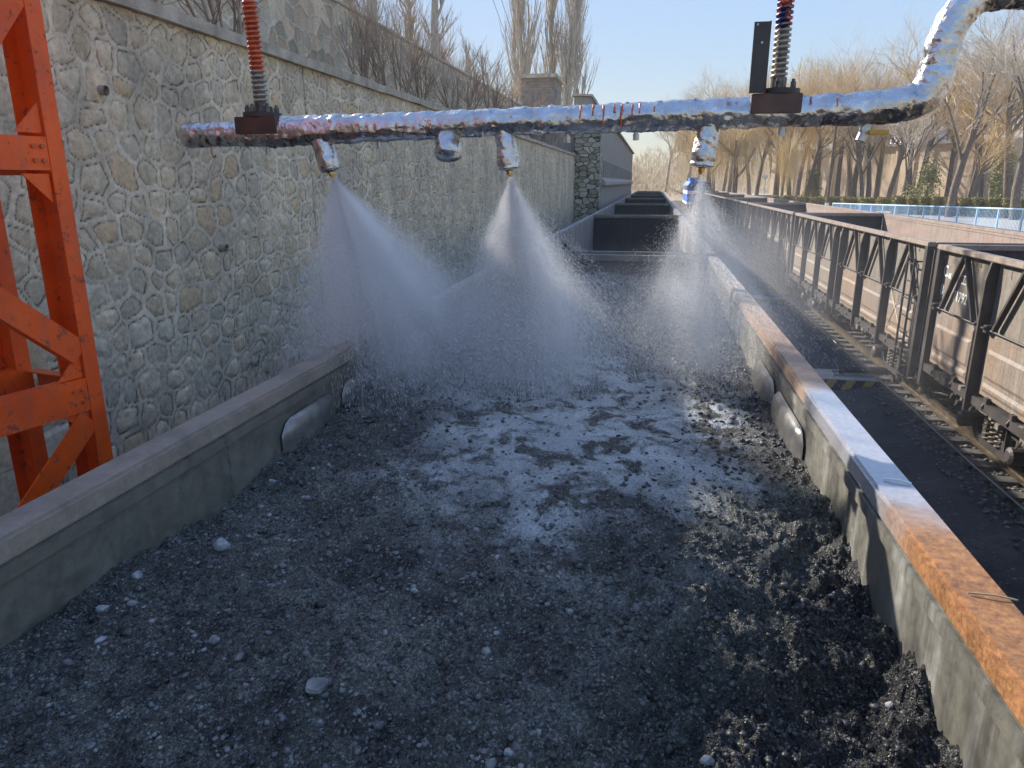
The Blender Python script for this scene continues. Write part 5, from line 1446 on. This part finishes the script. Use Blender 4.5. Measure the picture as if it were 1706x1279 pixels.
# blue railing
ra = at(1392, 58, 0); rbp = at(1760, 33, 0)
rl = empty('railing', (ra[0], ra[1], 1.5)); tag(rl, 'long light blue metal railing on the pale concrete edge', 'railing')
A = Vector((ra[0], ra[1], 0)); B = Vector((rbp[0], rbp[1], 0)); zA, zB = 1.52, 1.95
def RP(t, z): p = A.lerp(B, t); return (p.x, p.y, zA + (zB-zA)*t + z)
b = MB(); b.tube([RP(t/10, 1.15) for t in range(11)], .04, 8); b.build('top_rail', M['blue_paint'], rl)
b = MB(); b.tube([RP(t/10, .12) for t in range(11)], .025, 6); b.build('bottom_rail', M['blue_paint'], rl)
b = MB()
for k in range(15):
    b = MB(); b.bar(RP(k/14, -.15), RP(k/14, 1.15), .07, .07); b.build('post', M['blue_paint'], rl)
b = MB()
for k in range(240): b.bar(RP((k+.5)/240, .12), RP((k+.5)/240, 1.13), .016, .016)
o = b.build('baluster', M['blue_paint'], rl); o['kind'] = 'stuff'
kb = MB(); kb.bar(RP(-.02, -.28), RP(1.0, -.28), .8, .5); tag(kb.build('kerb_wall', M['pavement']), 'sunlit cream concrete kerb under the blue railing', 'wall')
gp = MB(); p = at(1450, 56, 0)
bn = empty('litter_bin', (p[0], p[1], 1.5)); tag(bn, 'bright blue litter bin behind the railing', 'bin')
b = MB(); b.prism([(p[0]-.45,1.5),(p[0]+.45,1.5),(p[0]+.55,2.55),(p[0]-.55,2.55)], 'y', p[1]-.4, p[1]+.4); b.build('body', M['blue_bin'], bn, bevel=.03)
b = MB(); b.prism([(p[0]-.6,2.56),(p[0]+.6,2.56),(p[0]+.55,2.68),(p[0]-.55,2.68)], 'y', p[1]-.46, p[1]+.46); b.build('lid', M['blue_bin'], bn, bevel=.02)

# utility pole and lamp
p = at(1382, 62, 0); b = MB(); ul = empty('utility_pole', (p[0], p[1], 1.3)); tag(ul, 'slim grey pole with a whitewashed foot in front of the hedge', 'pole')
b.tube([(p[0],p[1],1.2),(p[0],p[1],9.5)], [.13,.08], 10); b.build('shaft', M['bark'], ul)
b = MB(); b.tube([(p[0],p[1],1.19),(p[0],p[1],2.6)], [.16,.15], 12); b.build('painted_foot', M['white_paint'], ul)
p = at(1275, 92, 0); ul = empty('street_lamp', (p[0], p[1], 1.3)); tag(ul, 'white globe lamp on a thin post among the willows', 'lamp')
b = MB(); b.tube([(p[0],p[1],1.2),(p[0],p[1],4.5)], .06, 8); b.build('post', M['white_paint'], ul)
b = MB(); b.tube([(p[0],p[1],4.5+.28*(1-math.cos(a*.3142))) for a in range(11)], [max(.02,.28*math.sin(a*.3142)) for a in range(11)], 12); b.build('globe', M['white_paint'], ul, smooth=True)

# factory behind the trees
fa = empty('factory_building', (44, 100, 1.5)); tag(fa, 'long beige factory with a grey roof behind the right-hand trees', 'building')
q0 = at(1345, 126, 0); q1 = at(1760, 92, 0)
b = MB(); b.bar((q0[0],q0[1]+6,5.0), (q1[0],q1[1]+6,5.0), 12, 7.4); b.build('wall', M['factory_wall'], fa)
b = MB(); b.bar((q0[0],q0[1]+6,8.85), (q1[0],q1[1]+6,8.85), 13, .3); b.build('roof', M['roof_grey'], fa)
d_ = Vector((q1[0]-q0[0], q1[1]-q0[1], 0)); Ld = d_.length; d_.normalize(); nr = Vector((d_.y, -d_.x, 0))
if nr.y > 0: nr = -nr
for k in range(14):
    c = Vector((q0[0], q0[1]+6, 0)) + d_*(Ld*(k+.5)/14) + nr*6.02
    b = MB(); c2_ = c + d_*(Ld/28); b.bar(c2_ + Vector((0,0,1.5)), c2_ + Vector((0,0,8.6)), .35, .3, up=tuple(nr)); b.build('pier', M['factory_wall'], fa)
ws = MB(); p = at(1490, 135, 0); q = at(1575, 128, 0)
arc = []
tag(ws.tube([(p[0],p[1],8.5),(q[0],q[1],8.5)], 3.4, 24).build('storage_silo', M['white_paint'], smooth=True), 'pale rounded white roof showing between the trees left of the factory', 'roof')
fb = empty('factory_building', (52, 128, 1.5)); tag(fb, 'farther grey-roofed shed rising behind the forked bare tree', 'building')
p = at(1570, 140, 0); q = at(1790, 120, 0)
b = MB(); b.bar((p[0],p[1],6), (q[0],q[1],6), 14, 9); b.build('wall', M['factory_wall'], fb)
dd = (Vector(q)-Vector(p)).normalized(); sdv = Vector((dd.y,-dd.x,0))
vs = []
for e_ in (Vector(p)-dd, Vector(q)+dd):
    for o_, z_ in ((-8,10.5),(0,15.5),(8,10.5),(8,10.2),(0,15.1),(-8,10.2)):
        w_ = e_ + sdv*o_; vs.append((w_.x, w_.y, z_))
b = MB(); b.add(vs, [(0,1,7,6),(1,2,8,7),(2,3,9,8),(3,4,10,9),(4,5,11,10),(5,0,6,11),(0,5,4,1),(1,4,3,2),(6,7,10,11),(7,8,9,10)]); b.build('roof', M['roof_grey'], fb)

# locomotive
lc = empty('locomotive', (XR, 112, 0)); tag(lc, 'blue and white diesel locomotive beyond the right-hand wagons', 'locomotive')
b = MB(); b.prism([(XR-1.55,1.1),(XR+1.55,1.1),(XR+1.55,3.7),(XR+1.1,4.35),(XR-1.1,4.35),(XR-1.55,3.7)], 'y', 112, 128); b.build('body', M['loco_blue'], lc, bevel=.05)
b = MB(); b.prism([(XR-1.58,2.45),(XR+1.58,2.45),(XR+1.58,2.95),(XR-1.58,2.95)], 'y', 111.97, 128.03); b.build('white_band', M['white_paint'], lc)
b = MB(); b.prism([(XR-1.6,1.0),(XR+1.6,1.0),(XR+1.6,1.35),(XR-1.6,1.35)], 'y', 111.9, 128.1); b.build('footplate', M['white_paint'], lc)
for s in (-1, 1):
    b = MB(); b.box(XR+s*.75-.45, XR+s*.75+.45, 111.93, 111.99, 3.05, 3.7); b.build('cab_window', M['glass'], lc)
b = MB(); b.box(XR-1.6, XR-1.57, 112.6, 113.6, 3.0, 3.7); b.box(XR-1.6,XR-1.57,115,122,3.1,3.6); b.build('side_window', M['glass'], lc)
b = MB(); b.box(XR-1.3, XR-.2, 112.2, 118, 4.35, 4.8); b.build('roof_unit', M['loco_blue'], lc)
for y in (114, 116, 124, 126):
    for s in (-1, 1):
        b = MB(); b.cyl((XR+s*.68,y,.5),(XR+s*.82,y,.5),.5,20); b.build('wheel', M['wheel'], lc)

# distant woodland: one mass
def distant_wood():
    r = np.random.default_rng(12); out = []
    k = 60000
    az = r.uniform(-.14, .62, k); dist = r.uniform(190, 330, k)
    X = np.tan(az)*dist; Yw = dist
    top = 9 + 7*vnoise(az*30, dist*.02, 4) + 3*vnoise(az*90, dist*.05, 6)
    z0 = r.random(k)*top*.75; ln = r.uniform(.8, 2.6, k)
    ln = np.minimum(ln, top - z0)
    th = r.uniform(0, 6.28, k); sp = r.normal(0, .5, k)
    d = np.stack([np.cos(th)*sp, np.sin(th)*sp, np.ones(k)], 1)
    P = np.stack([X, Yw, z0], 1); w = r.uniform(.02, .07, k)[:, None]
    a = np.array([[1., 0, 0]]); c = np.array([[-.5, .87, 0]]); e = np.array([[-.5, -.87, 0]])
    V = np.stack([P+a*w, P+c*w, P+e*w, P+d*ln[:, None]], 1).reshape(-1, 3)
    f = np.array([(0,1,3),(1,2,3),(2,0,3)]); Fd = (f[None] + (np.arange(k)*4)[:, None, None]).reshape(-1, 3)
    return V, Fd
V, Fd = distant_wood()
tag(np_mesh('distant_woodland', V, Fd, M['twig_tan']), 'hazy brown belt of leafless woodland at the end of the tracks', 'woodland', kind='stuff')
# overhead wires top centre
for i, (dx, l) in enumerate(((0, 'thin overhead wire against the sky, left one'), (1.2, 'thin overhead wire against the sky, right one'))):
    b = MB(); b.tube([at(790+dx*14, 40, CZ+11.5, 0), at(870+dx*8, 70, CZ+9.0, 0)], .015, 4); tag(b.build('overhead_wire', M['black_rubber']), l, 'wire', 'overhead wires')

# ------------------------------------------------------------------ air
hz = MB(); hz.box(-130, 260, -30, 420, -1.7, 40)
m = bpy.data.materials.new('haze'); m.use_nodes = True; nt = m.node_tree
nt.nodes.remove(nt.nodes['Principled BSDF'])
pv = nt.nodes.new('ShaderNodeVolumePrincipled'); pv.inputs['Color'].default_value = (.93,.95,1,1); pv.inputs['Density'].default_value = .0005
nt.links.new(pv.outputs[0], nt.nodes['Material Output'].inputs['Volume'])
tag(hz.build('haze', m), kind='stuff')
